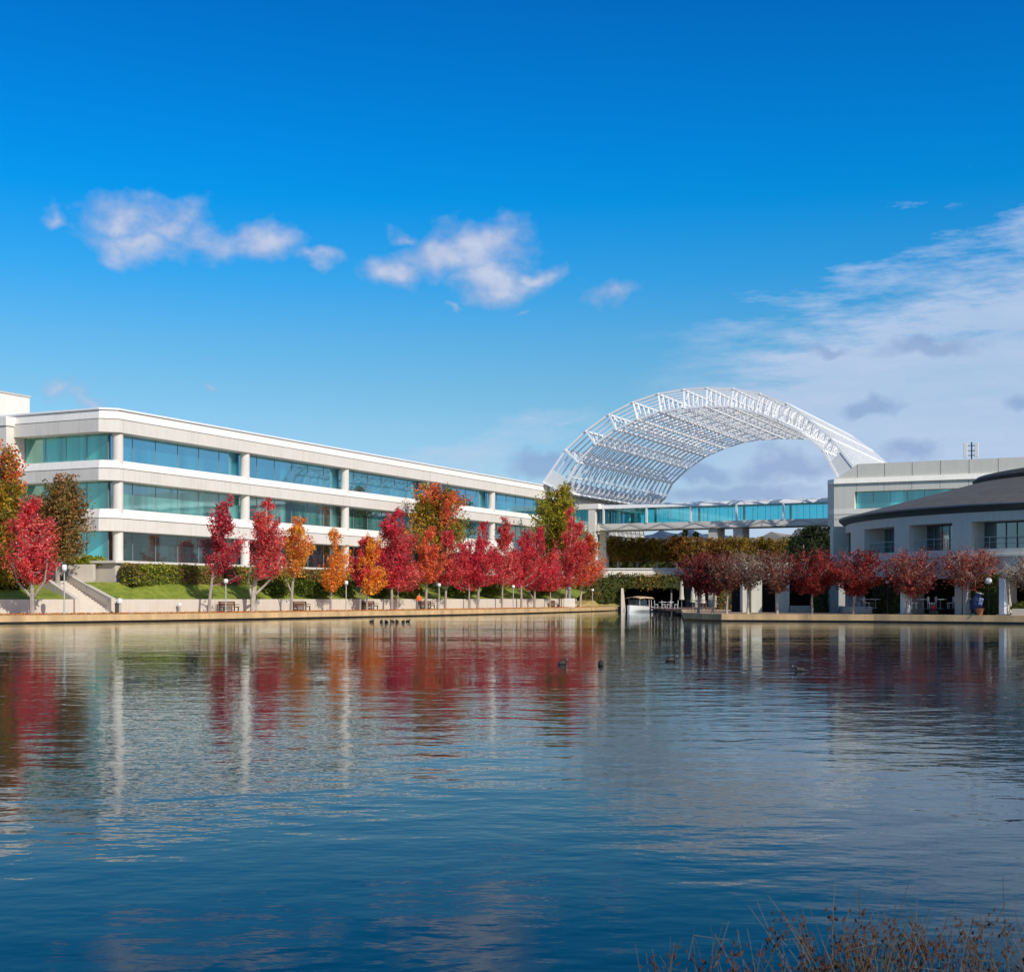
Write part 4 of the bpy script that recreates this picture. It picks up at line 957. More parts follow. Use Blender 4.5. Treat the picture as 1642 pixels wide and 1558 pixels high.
# clipped trees on the far terrace
G3 = 'clipped plane trees on the terrace behind the parapet'
labs = ['first clipped tree from the left on the far terrace, olive and green', 'second clipped tree from the left on the far terrace, olive', 'third clipped tree from the left on the far terrace, golden olive',
        'fourth clipped tree from the left on the far terrace, with a rusty crown', 'fifth clipped tree from the left on the far terrace, rust red', 'sixth clipped tree on the far terrace, just left of the bridge pylons',
        'seventh clipped tree on the far terrace, between the bridge pylons', 'eighth clipped tree on the far terrace, right of the bridge pylons', 'ninth clipped tree on the far terrace, round and olive green', 'tenth clipped tree on the far terrace, last and greenest on the right']
for i in range(10):
    px = 991 + 31.2 * i; pal = 'pleachred' if i in (3, 4, 5) else 'pleach' if i < 9 else 'shrub'
    tree('clipped_tree', labs[i], 'tree', G3, px, (210.5 if i < 4 else 189) + (i % 2) * .8, 5.35 if i < 4 else GZ, 861 + (i % 3) * 1.5, px - 18, px + 18, 896, pal, 'box', 36, 5200, seed=90 + i, trunk_r=.24, size=.17, sigma=.42, bark='bark_pale')
leafbox('tall_hedge', 'dark tall hedge behind the clipped trees on the far terrace', 'hedge', [(X(950, 224), 224), (X(1345, 224), 224)], 2.5, 5.35, 10.2, 'darkgreen', dens=16, size=.22, seed=7, rough=.2)
for k, (px, py, d) in enumerate(((1098, 846, 300), (1116, 850, 310), (1081, 856, 290))):
    tree('conifer_tree', ['pointed dark conifer tip behind the clipped trees, tallest of three', 'pointed dark conifer tip behind the clipped trees, right of the tallest', 'pointed dark conifer tip behind the clipped trees, left of the tallest'][k], 'tree', 'conifers beyond the terrace', px, d, GZ, py, px - 7, px + 7, 900, 'darkgreen', 'pyr', 26, 1500, seed=120 + k, size=.3, sigma=.3)
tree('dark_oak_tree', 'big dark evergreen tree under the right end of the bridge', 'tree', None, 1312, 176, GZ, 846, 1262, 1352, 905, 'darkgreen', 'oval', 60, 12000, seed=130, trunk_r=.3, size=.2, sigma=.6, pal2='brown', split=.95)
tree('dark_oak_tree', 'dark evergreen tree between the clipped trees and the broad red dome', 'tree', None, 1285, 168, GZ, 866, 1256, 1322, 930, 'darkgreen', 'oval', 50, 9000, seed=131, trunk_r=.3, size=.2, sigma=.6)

# ------------------------------------------------------------------ hedges, ivy, shrubs
leafbox('clipped_hedge', 'clipped green hedge with rusty patches along the terrace edge right of the stairs', 'hedge', [loc(-1.5, -3.3), loc(30, -3.3)], 1.7, 3.0, 4.55, 'hedge', dens=75, size=.12, seed=1, pal2='hedgered')
leafbox('clipped_hedge', 'yellow green hedge along the terrace edge behind the crimson trees', 'hedge', [loc(30.2, -3.3), loc(95, -3.3)], 1.7, 3.0, 4.5, 'hedge', dens=20, size=.16, seed=2, pal2='ivyyellow')
rng_ = random.Random(3)
shr = [(440, 'green rounded shrub on the slope left of the yellow and orange tree'), (486, 'green rounded shrub on the slope right of the yellow and orange tree'), (505, 'green shrub on the slope left of the narrow orange tree'),
       (548, 'green shrub on the slope behind the third lamp post'), (606, 'green shrub on the slope under the bright orange tree'), (655, 'green shrub on the slope left of the person in orange'), (735, 'green shrub on the slope left of the low dense crimson tree'), (790, 'green shrub on the slope below the pointed crimson tree'), (868, 'dark green shrub on the slope beside the block planter')]
for k, (px, lab) in enumerate(shr):
    d = wd(px) + 2.4; bush('slope_shrub', lab, 'shrub', (X(px, d), d, 2.1), rng_.uniform(1.2, 1.9), rng_.uniform(1.2, 1.8), 'shrub', n=1300, size=.13, seed=k, group='shrubs on the slope above the retaining wall')
for k, (px, lab) in enumerate(((122, 'bright yellow green bush on the planter wall, left one'), (140, 'bright yellow green bush on the planter wall, middle one'), (158, 'yellow bush on the planter wall nearest the corner column'))):
    bush('planter_bush', lab, 'shrub', (X(px, 119.2), 119.2, 4.6), .75, .8 + .1 * (k == 1), 'bright', n=800, size=.1, seed=30 + k, group='yellow green bushes on the planter wall')
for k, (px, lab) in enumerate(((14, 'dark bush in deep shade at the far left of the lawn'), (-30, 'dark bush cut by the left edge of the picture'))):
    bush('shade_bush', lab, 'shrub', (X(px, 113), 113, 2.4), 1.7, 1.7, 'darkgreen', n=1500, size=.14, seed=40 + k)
leafbox('ivy', 'thick ivy covering the wall left of the boathouse opening', 'ivy', [(X(926, 203.9), 203.9), (X(997, 203.9), 203.9)], 1.5, 1.2, 5.0, 'ivy', dens=30, size=.17, seed=4, rough=.2, pal2='pleach')
leafbox('ivy', 'golden ivy hanging above the boathouse opening', 'ivy', [(X(997.5, 203.8), 203.8), (X(1096, 203.8), 203.8)], .9, 3.3, 5.1, 'ivyyellow', dens=36, size=.17, seed=5, rough=.2, pal2='ivy')
def arc_line(px0, px1, r, n=5):
    a0_, a1_ = ang_px(px0), ang_px(px1); return [(RC.x + r * math.cos(a0_ + (a1_ - a0_) * i / n), RC.y + r * math.sin(a0_ + (a1_ - a0_) * i / n)) for i in range(n + 1)]
leafbox('ivy_pier', 'dark ivy covered pier left of the white sunlit wedge behind the rosy tree', 'ivy', arc_line(1411, 1449, RR + .3), .8, GZ, 3.25, 'ivydark', dens=60, size=.1, seed=6, rough=.06)
leafbox('ivy_pier', 'wide olive ivy covered pier behind the round wall lamp', 'ivy', arc_line(1564, 1608, RR + .3), .8, GZ, 3.28, 'ivydark', dens=60, size=.1, seed=8, rough=.06, pal2='ivy')
leafbox('ivy_pier', 'dark ivy clad pier of the colonnade under the broad red dome tree', 'ivy', [(X(1300, 120.8), 120.8), (X(1327, 120.8), 120.8)], .8, GZ, 3.45, 'darkgreen', dens=60, size=.1, seed=9, rough=.06)
leafbox('low_hedge', 'low yellow green planting beyond the dark railing near the cove', 'hedge', [(X(1152, 150), 150), (X(1190, 150), 150)], 1.2, GZ, 2.6, 'ivyyellow', dens=40, size=.12, seed=10)
rng2 = np.random.default_rng(77)
# a thin litter of fallen leaves on the path
n = 9000; t = rng2.random(n); ii = rng2.integers(4, 29, n); sa_ = np.array(sa); sb_ = np.array(sb); f = t[:, None]
A1 = sa_[ii - 1] + (sa_[ii] - sa_[ii - 1]) * f; B1 = sb_[ii - 1] + (sb_[ii] - sb_[ii - 1]) * f; g = (rng2.random(n) ** .8)[:, None]
C2 = A1 + (B1 - A1) * g * .95; C3 = np.c_[C2, np.full(n, GZ + .04) + rng2.random(n) * .05]
lo = leafmesh('fallen_leaves', C3, np.full(n, .07), pick('yelloworange', n, rng2) * .75, None, rng2); tag(lo, kind='stuff')

# ------------------------------------------------------------------ lamp posts
def lamp():
    r = empty('lamp_post'); MB().lathe((0, 0, 0), [(.12, 0), (.12, .12), (.055, .16), (.05, 2.5)], 12).build('pole', M['roof_grey'], r, smooth=True)
    MB().lathe((0, 0, 2.48), [(.06, 0), (.17, .05), (.17, .12), (.10, .14)], 14).build('collar', M['grey_steel'], r, smooth=True)
    MB().lathe((0, 0, 2.62), [(.17, 0), (.2, .06), (.2, .26), (.15, .32)], 14).build('lamp_head', M['globe'], r, smooth=True); return r
lp0 = None
for i, (px, top, lab) in enumerate([(103, 905, 'lamp post beside the leftmost crimson tree, in front of the stairs'), (362, 928, 'lamp post in front of the lawn between the dark crimson and the rosy red tree'),
        (555, 931, 'lamp post between the narrow orange and the bright orange tree'), (704, 935, 'lamp post just right of the person in the orange jacket'),
        (823, 938, 'lamp post under the crimson trees in the middle of the row'), (950, 944, 'lamp post near the cove at the end of the left row')]):
    o = lp0 or lamp(); 
    if lp0 is not None: o = copy_tree(lp0)
    else: lp0 = o
    d = wd(px) - 4.6 if px < 900 else 196
    o.location = (X(px, d), d, GZ); s = (Z(top, d) - GZ) / 2.94; o.scale = (1, 1, s) ; tag(o, lab, 'lamp post', 'lamp posts along the left lakeside path')

# bollard lights, bins, benches
def bollard():
    r = empty('bollard_light'); MB().lathe((0, 0, 0), [(.11, 0), (.11, .72)], 14).build('post', M['roof_grey'], r, smooth=True)
    MB().lathe((0, 0, .72), [(.16, 0), (.19, .05), (.19, .28), (.13, .36), (.02, .39)], 14).build('lamp_head', M['globe'], r, smooth=True); return r
b0_ = bollard()
for i, (px, sc_, lab) in enumerate(((192, 1.15, 'squat white bollard light at the foot of the stairs'), (288, .8, 'small white bollard light against the wall below the lawn'))):
    o = b0_ if i == 0 else copy_tree(b0_); d = wd(px) - .6; o.location = (X(px, d), d, GZ); o.scale = (sc_,) * 3; tag(o, lab, 'bollard light', 'bollard lights by the retaining wall')
bb = MB().lathe((X(187.5, 111.6), 111.6, GZ), [(.16, 0), (.16, .75), (.2, .8), (.2, .85)], 12).build('litter_bin', M['dark_stone']); tag(bb, 'slim dark litter bin beside the squat bollard light', 'bin')
def bench():
    r = empty('park_bench'); mb = MB(); [mb.box((0, -.05 + .13 * i, .44), (1.7, .11, .04)) for i in range(4)]; mb.build('seat', M['wood_bench'], r)
    mb = MB(); [mb.box((0, .42 + .03 * i, .56 + .13 * i), (1.7, .03, .10)) for i in range(3)]; mb.build('backrest', M['wood_bench'], r)
    for x in (-.75, .75):
        mb = MB(); mb.box((x, -.05, .21), (.07, .07, .42)); mb.box((x, .4, .42), (.07, .07, .84)); mb.box((x, .17, .40), (.06, .5, .05)); mb.box((x, .12, .62), (.06, .5, .05)); mb.build('leg', M['black_metal'], r)
    return r
be0 = bench()
for i, (px, lab) in enumerate([(370, 'brown slatted bench behind the lamp post in front of the lawn'), (486, 'brown bench right of the yellow and orange tree'), (596, 'brown bench under the bright orange tree'), (688, 'brown bench right of the person in the orange jacket'), (888, 'brown bench beside the pale block planter')]):
    o = be0 if i == 0 else copy_tree(be0); d = wd(px) - 1.3; o.location = (X(px, d), d, GZ + .012); o.rotation_euler.z = 1.0; tag(o, lab, 'bench', 'benches against the retaining wall')
    if i == 0: o.scale = (1.2, 1.1, 1.1)
bk = empty('block_planter', (X(913, 182), 182, GZ)); tag(bk, 'pale concrete block with a dark bollard on top, ending the wall', 'planter')
MB().box((0, 0, .62), (1.45, 1.2, 1.24)).build('block', M['white_concrete'], bk, bevel=.03)
MB().lathe((0, 0, 1.24), [(.2, 0), (.2, 1.1), (.27, 1.15), (.27, 1.45), (.1, 1.5)], 12).build('bollard', M['grey_steel'], bk, smooth=True)

# patio umbrellas
def umbrella(root, h, r, canvas, closed=False):
    MB().lathe((0, 0, 0), [(.3, 0), (.3, .06), (.035, .08), (.03, h)], 12).build('pole', M['grey_steel'], root)
    mb = MB()
    if closed: mb.lathe((0, 0, 0), [(.30, h * .32), (.24, h * .45), (.20, h * .75), (.10, h * .95), (.02, h)], 10)
    else: mb.lathe((0, 0, 0), [(r, h - .62), (r * .98, h - .55), (r * .5, h - .2), (.06, h)], 8)
    mb.build('canopy', M[canvas], root)
for i, (px, d, y, r, cv_, lab) in enumerate([(662, 160, 911, 1.35, 'cream_canvas', 'open cream patio umbrella on the terrace behind the person in orange'), (701, 164, 911, 1.6, 'cream_canvas', 'open cream patio umbrella behind the fourth lamp post'),
      (722, 166, 911, 1.1, 'white_paint', 'small white patio umbrella right of the fourth lamp post'), (798, 176, 911, 1.5, 'cream_canvas', 'open cream patio umbrella behind the slender red tree')]):
    o = empty('patio_umbrella', (X(px, d), d, 3.2)); umbrella(o, Z(y, d) - 3.2, r, cv_); tag(o, lab, 'umbrella', 'open patio umbrellas on the left terrace')
for i, (px, d, y, lab) in enumerate([(1093, 158, 929, 'tall folded cream umbrella at the tip of the right plaza, leftmost'), (1111, 152, 941, 'folded cream umbrella under the maroon trees, second from the cove'), (1127, 148, 944, 'folded cream umbrella under the maroon trees, third from the cove')]):
    o = empty('folded_umbrella', (X(px, d), d, GZ + .01)); umbrella(o, Z(y, d) - GZ, 1, 'cream_canvas', True); tag(o, lab, 'umbrella', 'folded umbrellas by the cove'); o.scale = (1.05, 1.05, 1)

# ------------------------------------------------------------------ boat and dock
bt = empty('electric_boat', (16.6, 181.0, 0)); tag(bt, 'small white covered launch with a tan canopy moored at the dock', 'boat')
hull = MB(); secs = []; L = 4.9
for i in range(9):
    f = i / 8; y = -L / 2 + L * f; w = .95 * math.sin(min(1, .25 + f * 1.5) * math.pi / 2) ** .8 * (1 if f > .3 else (.35 + f * 2.16)); w = max(w, .18); zt = .98 - .25 * f
    secs.append([(-w, y, zt), (-w * .86, y, .3), (-w * .35, y, -.25), (w * .35, y, -.25), (w * .86, y, .3), (w, y, zt)])
vs = [p for s in secs for p in s]; fs = [tuple(range(6)), tuple(range(48, 54))]
for i in range(8):
    for k in range(5): fs.append((6 * i + k, 6 * i + k + 1, 6 * i + 6 + k + 1, 6 * i + 6 + k))
    fs.append((6 * i + 5, 6 * i, 6 * i + 6, 6 * i + 11))
hull.add(vs, fs).build('hull', M['white_paint'], bt)
MB().box((0, .35, .93), (1.5, 3.2, .1)).build('deck', M['wood_bench'], bt)
for x in (-.82, .82):
    for y in (-.95, .3, 1.5, 2.1): MB().bar((x, y, .8), (x * .95, y, 1.95), .035, n=6).build('post', M['white_paint'], bt)
mb = MB(); mb.box((0, -1.0, 1.35), (1.6, .05, .85)); mb.build('windscreen', M['boat_glass'], bt)
for x in (-.84, .84): MB().box((x, .0, 1.32), (.03, 1.7, .75)).build('side_window', M['boat_glass'], bt)
mb = MB(); pr = [(-1.05, 1.98), (-.8, 2.12), (0, 2.22), (.8, 2.12), (1.05, 1.98)]
vs = [(x, y, z + dz) for y, dz in ((-1.35, -.05), (0, .05), (2.35, -.02)) for x, z in pr] + [(x, y, z + dz - .06) for y, dz in ((-1.35, -.05), (0, .05), (2.35, -.02)) for x, z in pr]
fs = []
for lay in (0, 15):
    for i in range(2):
        for k in range(4): fs.append((lay + 5 * i + k, lay + 5 * i + k + 1, lay + 5 * i + 6 + k, lay + 5 * i + 5 + k))
for k in range(4): fs += [(k, k + 1, 16 + k, 15 + k), (10 + k, 11 + k, 26 + k, 25 + k)]
for i in range(2): fs += [(5 * i, 5 * i + 5, 20 + 5 * i, 15 + 5 * i), (5 * i + 4, 5 * i + 9, 24 + 5 * i, 19 + 5 * i)]
mb.add(vs, fs).build('canopy', M['canopy_tan'], bt)
bt.rotation_euler.z = -.62; bt.scale = (1.05, 1.0, .92)
dk = empty('wooden_dock', (19.5, 165, .6)); tag(dk, 'low brown wooden dock at the mouth of the cove beside the boat', 'dock')
dpl = [(18.0, 178.6), (16.9, 150.5), (19.3, 148.5), (26, 150), (26, 178.6)]
sub(dk, MB().prism(dpl, .42, .62), 'deck', M['brown_deck'])
mb = MB(); [mb.bar((x, y, -1), (x, y, .75), .11, n=8) for x, y in [(17.75, 176), (17.4, 167), (17.2, 159), (17.0, 152), (18.5, 149)]]; sub(dk, mb, 'piles', M['bark_dark'])
mb = MB()
for i in range(9):
    y = 149.5 + 1.2 * i; mb.bar((21.2 + .0 * i, y, .62), (21.2, y, 1.5), .04)
mb.bar((21.2, 149.4, 1.5), (21.2, 159.4, 1.5), .05); mb.bar((21.2, 149.4, 1.1), (21.2, 159.4, 1.1), .03); sub(dk, mb, 'railing', M['wood_bench'])
# tables with chairs
def table(mat='white_paint'):
    r = empty('cafe_table'); MB().lathe((0, 0, .70), [(.45, 0), (.45, .05)], 16).build('tabletop', M[mat], r)
    MB().lathe((0, 0, 0), [(.25, 0), (.25, .04), (.04, .06), (.04, .7)], 10).build('pedestal', M['grey_steel'], r); return r
def chair(mat='white_paint'):
    r = empty('cafe_chair'); MB().box((0, 0, .45), (.44, .44, .05)).build('seat', M[mat], r); MB().box((0, .22, .72), (.44, .04, .42)).build('backrest', M[mat], r)
    for x in (-.19, .19):
        for y in (-.19, .19): MB().bar((x, y, 0), (x, y, .45), .02).build('leg', M[mat], r)
    return r
tb0 = table(); ch0 = chair(); tb1 = ch1 = None; first = [True, True]
spots = [(1062, 165, .62, 'white table on the dock right of the boat'), (1074, 163, .62, 'white table on the dock near the folded umbrellas'), (1404, 109.9, 1.0, 'white table inside the first open bay of the round building'),
         (1388, 111.2, 1.0, 'white table inside the first open bay, left one'), (1480, 105.2, 1.0, 'small white table deep in the dark middle bay'), (1508, 104.4, 1.0, 'second white table in the dark middle bay, on the right')]
for i, (px, d, z, lab) in enumerate(spots):
    t = tb0 if i == 0 else copy_tree(tb0); t.location = (X(px, d), d, z); tag(t, lab, 'table', 'cafe tables')
    for k, dx in enumerate((-.75, .75)):
        c = ch0 if (i == 0 and k == 0) else copy_tree(ch0); c.location = (X(px, d) + dx, d - .1, z); c.rotation_euler.z = -1.57 * (1 if dx > 0 else -1)
        tag(c, lab.replace('small ', '').replace('second ', '').replace('white table', 'white chair at the table' ) .replace('chair at the table', ('chair left of the table' if dx < 0 else 'chair right of the table')), 'chair', 'cafe chairs')
o = MB().lathe((X(1497, 103.6), 103.6, GZ + .4), [(.05, 0), (.2, .05), (.22, .2), (.14, .3), (.03, .33)], 12).build('red_cushion', M['red_cloth']); tag(o, 'small round red pouffe on a low table in the dark middle bay', 'cushion')
o.location.z = .0
o2 = MB().lathe((X(1497, 103.6), 103.6, GZ + .05), [(.35, 0), (.35, .3), (.4, .35)], 12).build('low_table', M['dark_stone']); tag(o2, 'low dark round table under the red pouffe', 'table')
lwm = MB(); mbw = cb(1346, 1418, 119.0, 119.5, GZ, 1.1) if False else None
wallrun(arc_line(1355, 1408, RR + .55), .3, GZ, 1.12, 'low_wall', M['pale_concrete'], 'low brown concrete seat wall in front of the first open bay', 'wall')
wallrun([(X(1268, 120.4), 120.4), (X(1299, 120.4), 120.4)], .3, GZ, 1.15, 'low_wall', M['grey_concrete'], 'low grey wall in the colonnade bay behind the broad red dome tree', 'wall')
wallrun([(X(1622, 98.0), 98.0), (X(1700, 96), 96)], .5, GZ, 1.05, 'low_wall', M['pale_concrete'], 'low pale planter wall at the right edge of the picture', 'wall')
bush('planter_bush', 'bright green low planting on the planter wall at the right edge', 'shrub', (X(1640, 98.9), 98.9, 1.0), .9, .55, 'shrub', n=900, size=.07, seed=55)
# round lamps on the right
for i, (px, py, d, r, lab) in enumerate([(1585, 931, 99.6, .24, 'white round globe lamp on the wide olive ivy pier'), (1543, 930, 101.5, .16, 'white globe lamp behind the trunk of the sparse pinkish tree'), (1423, 933, 107.6, .14, 'small white globe lamp above the dark ivy pier')]):
    o = empty('globe_lamp', (X(px, d), d, GZ)); zz = Z(py, d) - GZ; tag(o, lab, 'lamp', 'globe lamps on the right shore')
    MB().lathe((0, 0, 0), [(.1, 0), (.1, .08), (.035, .1), (.03, zz - r)], 10).build('pole', M['black_metal'], o)
    MB().lathe((0, 0, zz), [(r * math.sin(math.pi * t / 8) + .005, -r * math.cos(math.pi * t / 8)) for t in range(9)], 16).build('globe', M['globe'], o, smooth=True)
    MB().lathe((0, 0, zz - r - .03), [(.09, 0), (.09, .08)], 10).build('collar', M['black_metal'], o)
# navy umbrella leaning, white wedges standing in for sunlight on the pier jambs
for i, (px, d, w0, w1, zt, lab) in enumerate([(1456, 104.9, .62, .3, 3.2, 'white tapering wedge added for sunlight on the jamb beside the trunk of the rosy red tree'), (1615, 98.7, .58, .12, 3.25, 'bright white wedge added for sunlight on the jamb right of the wide olive ivy pier')]):
    o = empty('sun_wedge', (X(px, d), d, GZ)); mb = MB(); mb.prism([(-w0 / 2, 0), (w0 / 2, 0), (w0 / 2, .5), (-w0 / 2, .5)], -.05, zt - GZ, [(-w0 / 2, 0), (-w0 / 2 + w1, 0), (-w0 / 2 + w1, .5), (-w0 / 2, .5)]); mb.build('lit_wedge', M['white_paint'], o, bevel=.02)
    MB().box((0, .25, .03), (w0 + .2, .8, .12)).build('plinth', M['grey_concrete'], o); tag(o, lab, 'pier', 'white sunlit wedges'); o.rotation_euler.z = .5
o = empty('navy_umbrella', (X(1562, 100.2), 100.2, GZ + .02)); tag(o, 'dark navy half folded market umbrella with a white cap and pale blue patch', 'umbrella')
mb = MB(); mb.lathe((0, 0, 0), [(.36, .35), (.48, .7), (.42, 1.15), (.26, 1.5), (.12, 1.62)], 9); cp = mb.build('canopy', M['navy_cloth'], o, smooth=True)
mb = MB(); mb.lathe((.05, 0, 1.60), [(.30, 0), (.32, .05), (.1, .10)], 10); mb.build('cap', M['white_paint'], o)
MB().lathe((0, 0, 0), [(.3, 0), (.3, .08), (.04, .1), (.04, 1.6)], 10).build('pole', M['grey_steel'], o)
mb = MB(); mb.box((.12, -.42, 1.05), (.32, .05, .5), .15); mb.build('patch', M['pale_blue_cloth'], o); 
cp.rotation_euler = (0, .0, 0); o.rotation_euler = (0, .22, 0)
o = MB().lathe((X(1571, 99.4), 99.4, GZ + .015), [(.18, 0), (.3, .45), (.33, .5), (.26, .52)], 14).build('terracotta_pot', M['terracotta'], smooth=True); tag(o, 'terracotta pot beside the navy umbrella', 'pot')
# dark railing near the cove
rg = empty('iron_railing', (X(1165, 128), 128, GZ)); mb = MB()
for i in range(22): x = -3.6 + .33 * i; mb.bar((x, 0, 0), (x, 0, 1.05), .02)
mb.build('bars', M['black_metal'], rg); MB().bar((-3.7, 0, 1.05), (3.5, 0, 1.05), .035).build('top_rail', M['black_metal'], rg); tag(rg, 'black iron railing behind the maroon trees near the cove', 'railing')

# ------------------------------------------------------------------ the person in orange
pp = empty('person', (X(672, 143.8), 143.8, GZ + .012)); tag(pp, 'person in an orange jacket and dark trousers standing on the lakeside path', 'person')
def skin(name, verts, edges, radii, mat, parent, sub_=2, root_i=0):
    me = bpy.data.meshes.new(name); me.from_pydata(verts, edges, []); o = bpy.data.objects.new(name, me); COL.objects.link(o); me.materials.append(mat)
    sk = o.modifiers.new('skin', 'SKIN'); ss = o.modifiers.new('subdiv', 'SUBSURF'); ss.levels = sub_; ss.render_levels = sub_; sk.use_smooth_shade = True
    if not me.skin_vertices: 
        bpy.context.view_layer.objects.active = o
    sv = me.skin_vertices[0].data
    for i, r in enumerate(radii): sv[i].radius = (r, r) if isinstance(r, float) else r
    sv[root_i].use_root = True; o.parent = parent; return o
V = [(0, 0, .95), (0, -.01, 1.12), (0, -.01, 1.33), (0, 0, 1.45), (0, -.01, 1.52), (0, -.02, 1.63), (0, -.02, 1.72),
     (-.10, 0, .90), (-.12, -.02, .50), (-.13, .02, .09), (-.14, -.12, .04), (.10, 0, .90), (.13, .03, .50), (.15, .08, .09), (.17, -.06, .04),
     (-.19, 0, 1.40), (-.27, .01, 1.13), (-.24, -.14, .93), (-.23, -.19, .86), (.19, 0, 1.40), (.27, .02, 1.13), (.25, -.12, .92), (.24, -.17, .85)]
E = [(0, 1), (1, 2), (2, 3), (3, 4), (4, 5), (5, 6), (0, 7), (7, 8), (8, 9), (9, 10), (0, 11), (11, 12), (12, 13), (13, 14), (3, 15), (15, 16), (16, 17), (17, 18), (3, 19), (19, 20), (20, 21), (21, 22)]
Rr = [(.15, .11), (.14, .10), (.17, .11), (.10, .08), .05, (.085, .10), (.07, .085), .085, .055, .038, .03, .085, .055, .038, .03, .055, .042, .03, .026, .055, .042, .03, .026]
skin('body', V, E, Rr, M['skin'], pp)
skin('trousers', [(0, 0, .97), (-.10, 0, .90), (-.12, -.02, .50), (-.13, .02, .10), (.10, 0, .90), (.13, .03, .50), (.15, .08, .10)], [(0, 1), (1, 2), (2, 3), (0, 4), (4, 5), (5, 6)], [(.165, .125), .10, .075, .062, .10, .075, .062], M['dark_cloth'], pp)
skin('jacket', [(0, 0, .93), (0, -.01, 1.12), (0, -.01, 1.33), (0, 0, 1.44), (-.20, 0, 1.39), (-.27, .01, 1.13), (-.245, -.13, .95), (.20, 0, 1.39), (.27, .02, 1.13), (.255, -.11, .94)],
     [(0, 1), (1, 2), (2, 3), (3, 4), (4, 5), (5, 6), (3, 7), (7, 8), (8, 9)], [(.20, .15), (.19, .145), (.21, .14), (.11, .09), .075, .062, .048, .075, .062, .048], M['orange_cloth'], pp)
for x, y in ((-.14, -.06), (.165, 0.0)): MB().box((x, y, .05), (.10, .28, .10)).build('shoe', M['black_metal'], pp, bevel=.03)
MB().lathe((0, .015, 1.66), [(.075, -.05), (.1, 0), (.1, .06), (.075, .11), (.02, .135)], 12).build('hair', M['hair'], pp, smooth=True)
mbf = MB(); [mbf.lathe((x, -.118, 1.665), [(.004, -.008), (.012, 0), (.004, .008)], 8) for x in (-.032, .032)]; mbf.build('eyes', M['black_metal'], pp)
mbf = MB(); mbf.bar((0, -.115, 1.655), (0, -.145, 1.625), .008, .014, 6); mbf.build('nose', M['skin'], pp)
for k, x in enumerate((-.23, .24)):                      # fingers, slightly curled
    mb = MB()
    for j in range(4):
        y0 = -.20 - .0 * j + (j - 1.5) * .02; zt = .87 if x < 0 else .86; ln = (.055, .07, .065, .05)[j]
        mb.bar((x, y0, zt), (x, y0 - .01, zt - ln * .6), .009, .008, 5); mb.bar((x, y0 - .01, zt - ln * .6), (x - .012 * (1 if x > 0 else -1), y0 - .015, zt - ln), .008, .006, 5)
    mb.bar((x, -.215, .89), (x - .02 * (1 if x > 0 else -1), -.25, .86), .01, .007, 5); mb.build('fingers', M['skin'], pp)
pp.rotation_euler.z = .5

# ------------------------------------------------------------------ ducks
def duck(mat='duck_dark'):
    r = empty('duck')
    skin('body', [(-.17, 0, .05), (-.08, 0, .07), (.03, 0, .065), (.11, 0, .08), (.14, 0, .15), (.16, 0, .20), (.205, 0, .195)], [(0, 1), (1, 2), (2, 3), (3, 4), (4, 5), (5, 6)], [.025, .075, .085, .05, .028, .038, .018], M[mat], r, 2, 2)
    MB().bar((.195, 0, .195), (.245, 0, .185), .014, .006, 5).build('beak', M['duck_white'], r)
    MB().bar((-.16, 0, .06), (-.23, 0, .10), .03, .008, 5, flat=.5).build('tail', M['duck_brown'], r); return r
dz = duck()
dl = [(901, 1065, .6, 1.0, 'dark duck on the water facing right, left one of a pair'), (963, 1067, 1.45, 1.05, 'dark duck seen from behind, right one of a pair on the open water'), (1075, 1060, .35, 1.15, 'brown duck with raised tail swimming alone in the middle of the pond'),
      (1283, 1076, 3.0, 1.0, 'dark duck with a small wake on the right part of the pond')]
cl_px = [(596, 'leftmost duck of the group near the left shore'), (611, 'second duck of the group near the left shore'), (620, 'third duck of the group near the left shore'), (629, 'fourth duck of the group near the left shore'), (637, 'fifth duck of the group near the left shore'), (646, 'sixth duck of the group near the left shore'), (654, 'rightmost duck of the group near the left shore')]
dl += [(px, 996.5 + (i % 3) * .5, .3 + i, 1.35, lab) for i, (px, lab) in enumerate(cl_px)]
for i, (px, py, rz, s, lab) in enumerate(dl):
    o = dz if i == 0 else copy_tree(dz); d = EYE * F / (py - HY); o.location = (X(px, d), d, -.02); o.rotation_euler.z = rz; o.scale = (s * .8,) * 3
    tag(o, lab, 'duck', 'ducks on the pond')

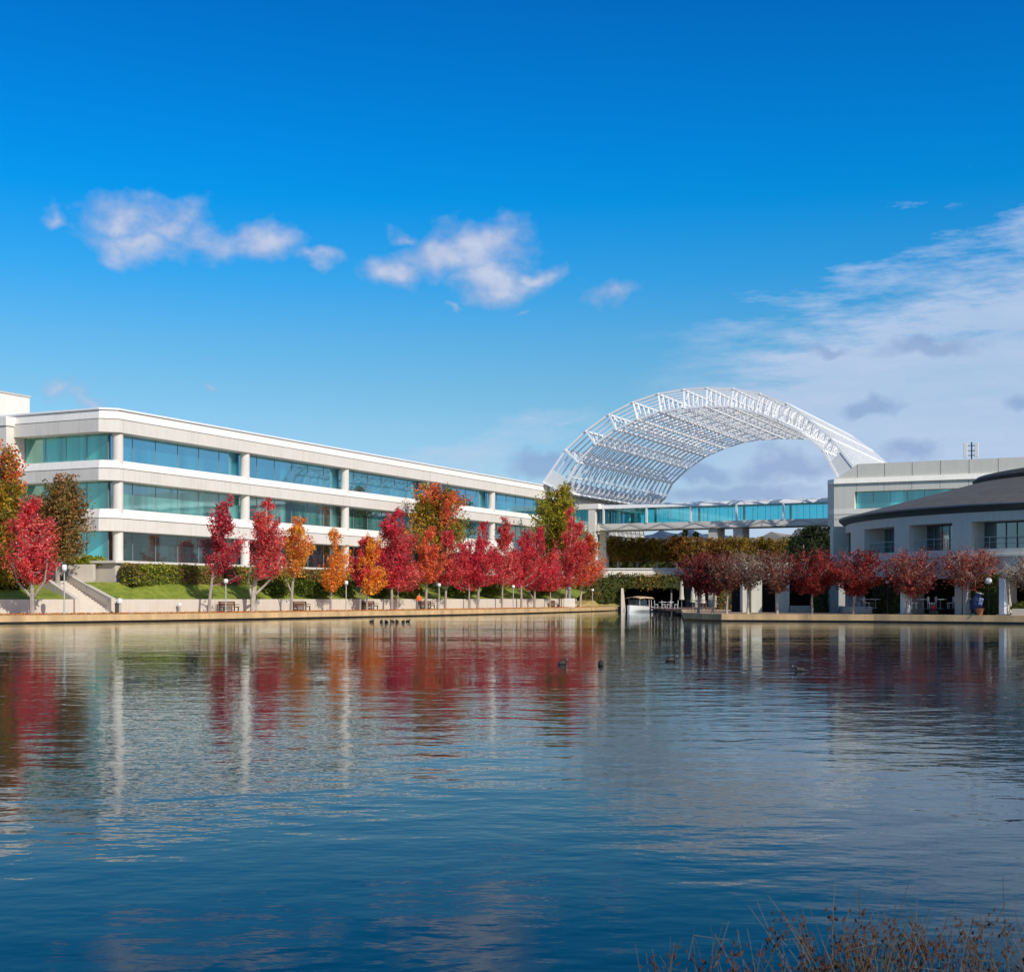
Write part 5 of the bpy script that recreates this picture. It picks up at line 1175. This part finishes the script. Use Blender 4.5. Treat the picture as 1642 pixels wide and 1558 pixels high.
# ------------------------------------------------------------------ rushes on the near bank
mottled('rush', (.075, .055, .035), .35, 8, .9); mottled('rush_pale', (.12, .105, .09), .25, 8, .9); mottled('seed', (.060, .022, .012), .4, 20, .9); mottled('rush_green', (.06, .06, .02), .3, 8, .9)  # dark base colours stand for the shade over these rushes
def rushes(px, d, n, ymax, spread, lab, seed, pale=.5):
    rg_ = random.Random(seed); base = Vector((X(px, d), d, .45)); r = empty('rush_clump', base); tag(r, lab, 'rushes', 'clumps of dry rushes on the near bank')
    a, b_, s_, g_ = MB(), MB(), MB(), MB(); hm = (Z(ymax, d) - .45) * 1.12; n = int(n * 1.0)
    for i in range(n):
        x0, y0 = rg_.gauss(0, spread * .45), rg_.gauss(0, spread * .3); h = hm * (rg_.uniform(.45, .9) if i > 3 else rg_.uniform(.88, 1.0)); lean = rg_.gauss(0, .14); ly = rg_.gauss(0, .08)
        cv2 = rg_.gauss(0, .09); pts = [Vector((x0 + lean * h * f * (1 + .5 * f) + cv2 * h * f * f * f, y0 + ly * h * f, h * f - .02)) for f in (0, .25, .45, .62, .76, .89, 1.0)]
        if rg_.random() < .12: pts[-1] = pts[-2] + Vector((rg_.choice((-1, 1)) * .10, 0, -.03 + rg_.random() * .05))
        mbx = b_ if rg_.random() < pale else (g_ if rg_.random() < .25 else a); mbx.path(pts, .0022, .0008, 4)
        if rg_.random() < .38:
            q = pts[4].lerp(pts[5], rg_.random())
            for k in range(rg_.randint(5, 11)):
                o_ = Vector((rg_.gauss(0, .012), rg_.gauss(0, .012), rg_.gauss(0, .02))); s_.bar(q + o_, q + o_ + Vector((rg_.gauss(0, .005), 0, .010)), .0042, .002, 4)
    a.build('stems', M['rush'], r)
    if b_.v: b_.build('pale_stems', M['rush_pale'], r)
    if g_.v: g_.build('green_stems', M['rush_green'], r)
    if s_.v: s_.build('seed_heads', M['seed'], r)
rl2 = [(1085, 4.3, 12, 1492, .16, 'sparse thin rushes, leftmost clump on the near bank'), (1182, 4.4, 26, 1484, .26, 'loose rush clump with bent tips, second from the left'), (1242, 4.5, 12, 1530, .16, 'short rushes between the second clump and the tall one'),
       (1330, 4.2, 40, 1452, .20, 'tall rush clump left of the densest one'), (1375, 4.0, 95, 1436, .26, 'densest and tallest rush clump with many brown seed heads'), (1420, 4.1, 80, 1455, .24, 'dense reddish rush clump right beside the tallest one'),
       (1480, 4.3, 38, 1440, .24, 'open rush clump with long pale stems, right of the dense ones'), (1535, 4.4, 24, 1470, .24, 'thin crossing rush stems near the lower right'), (1600, 4.1, 70, 1462, .22, 'brown rush clump near the right edge of the picture'), (1645, 4.0, 60, 1440, .20, 'rush clump cut by the right edge of the picture')]
for i, (px, d, n, y, sp, lab) in enumerate(rl2): rushes(px, d * .9, n, y, sp * .9, lab, 200 + i, .35 if n > 50 else .65)
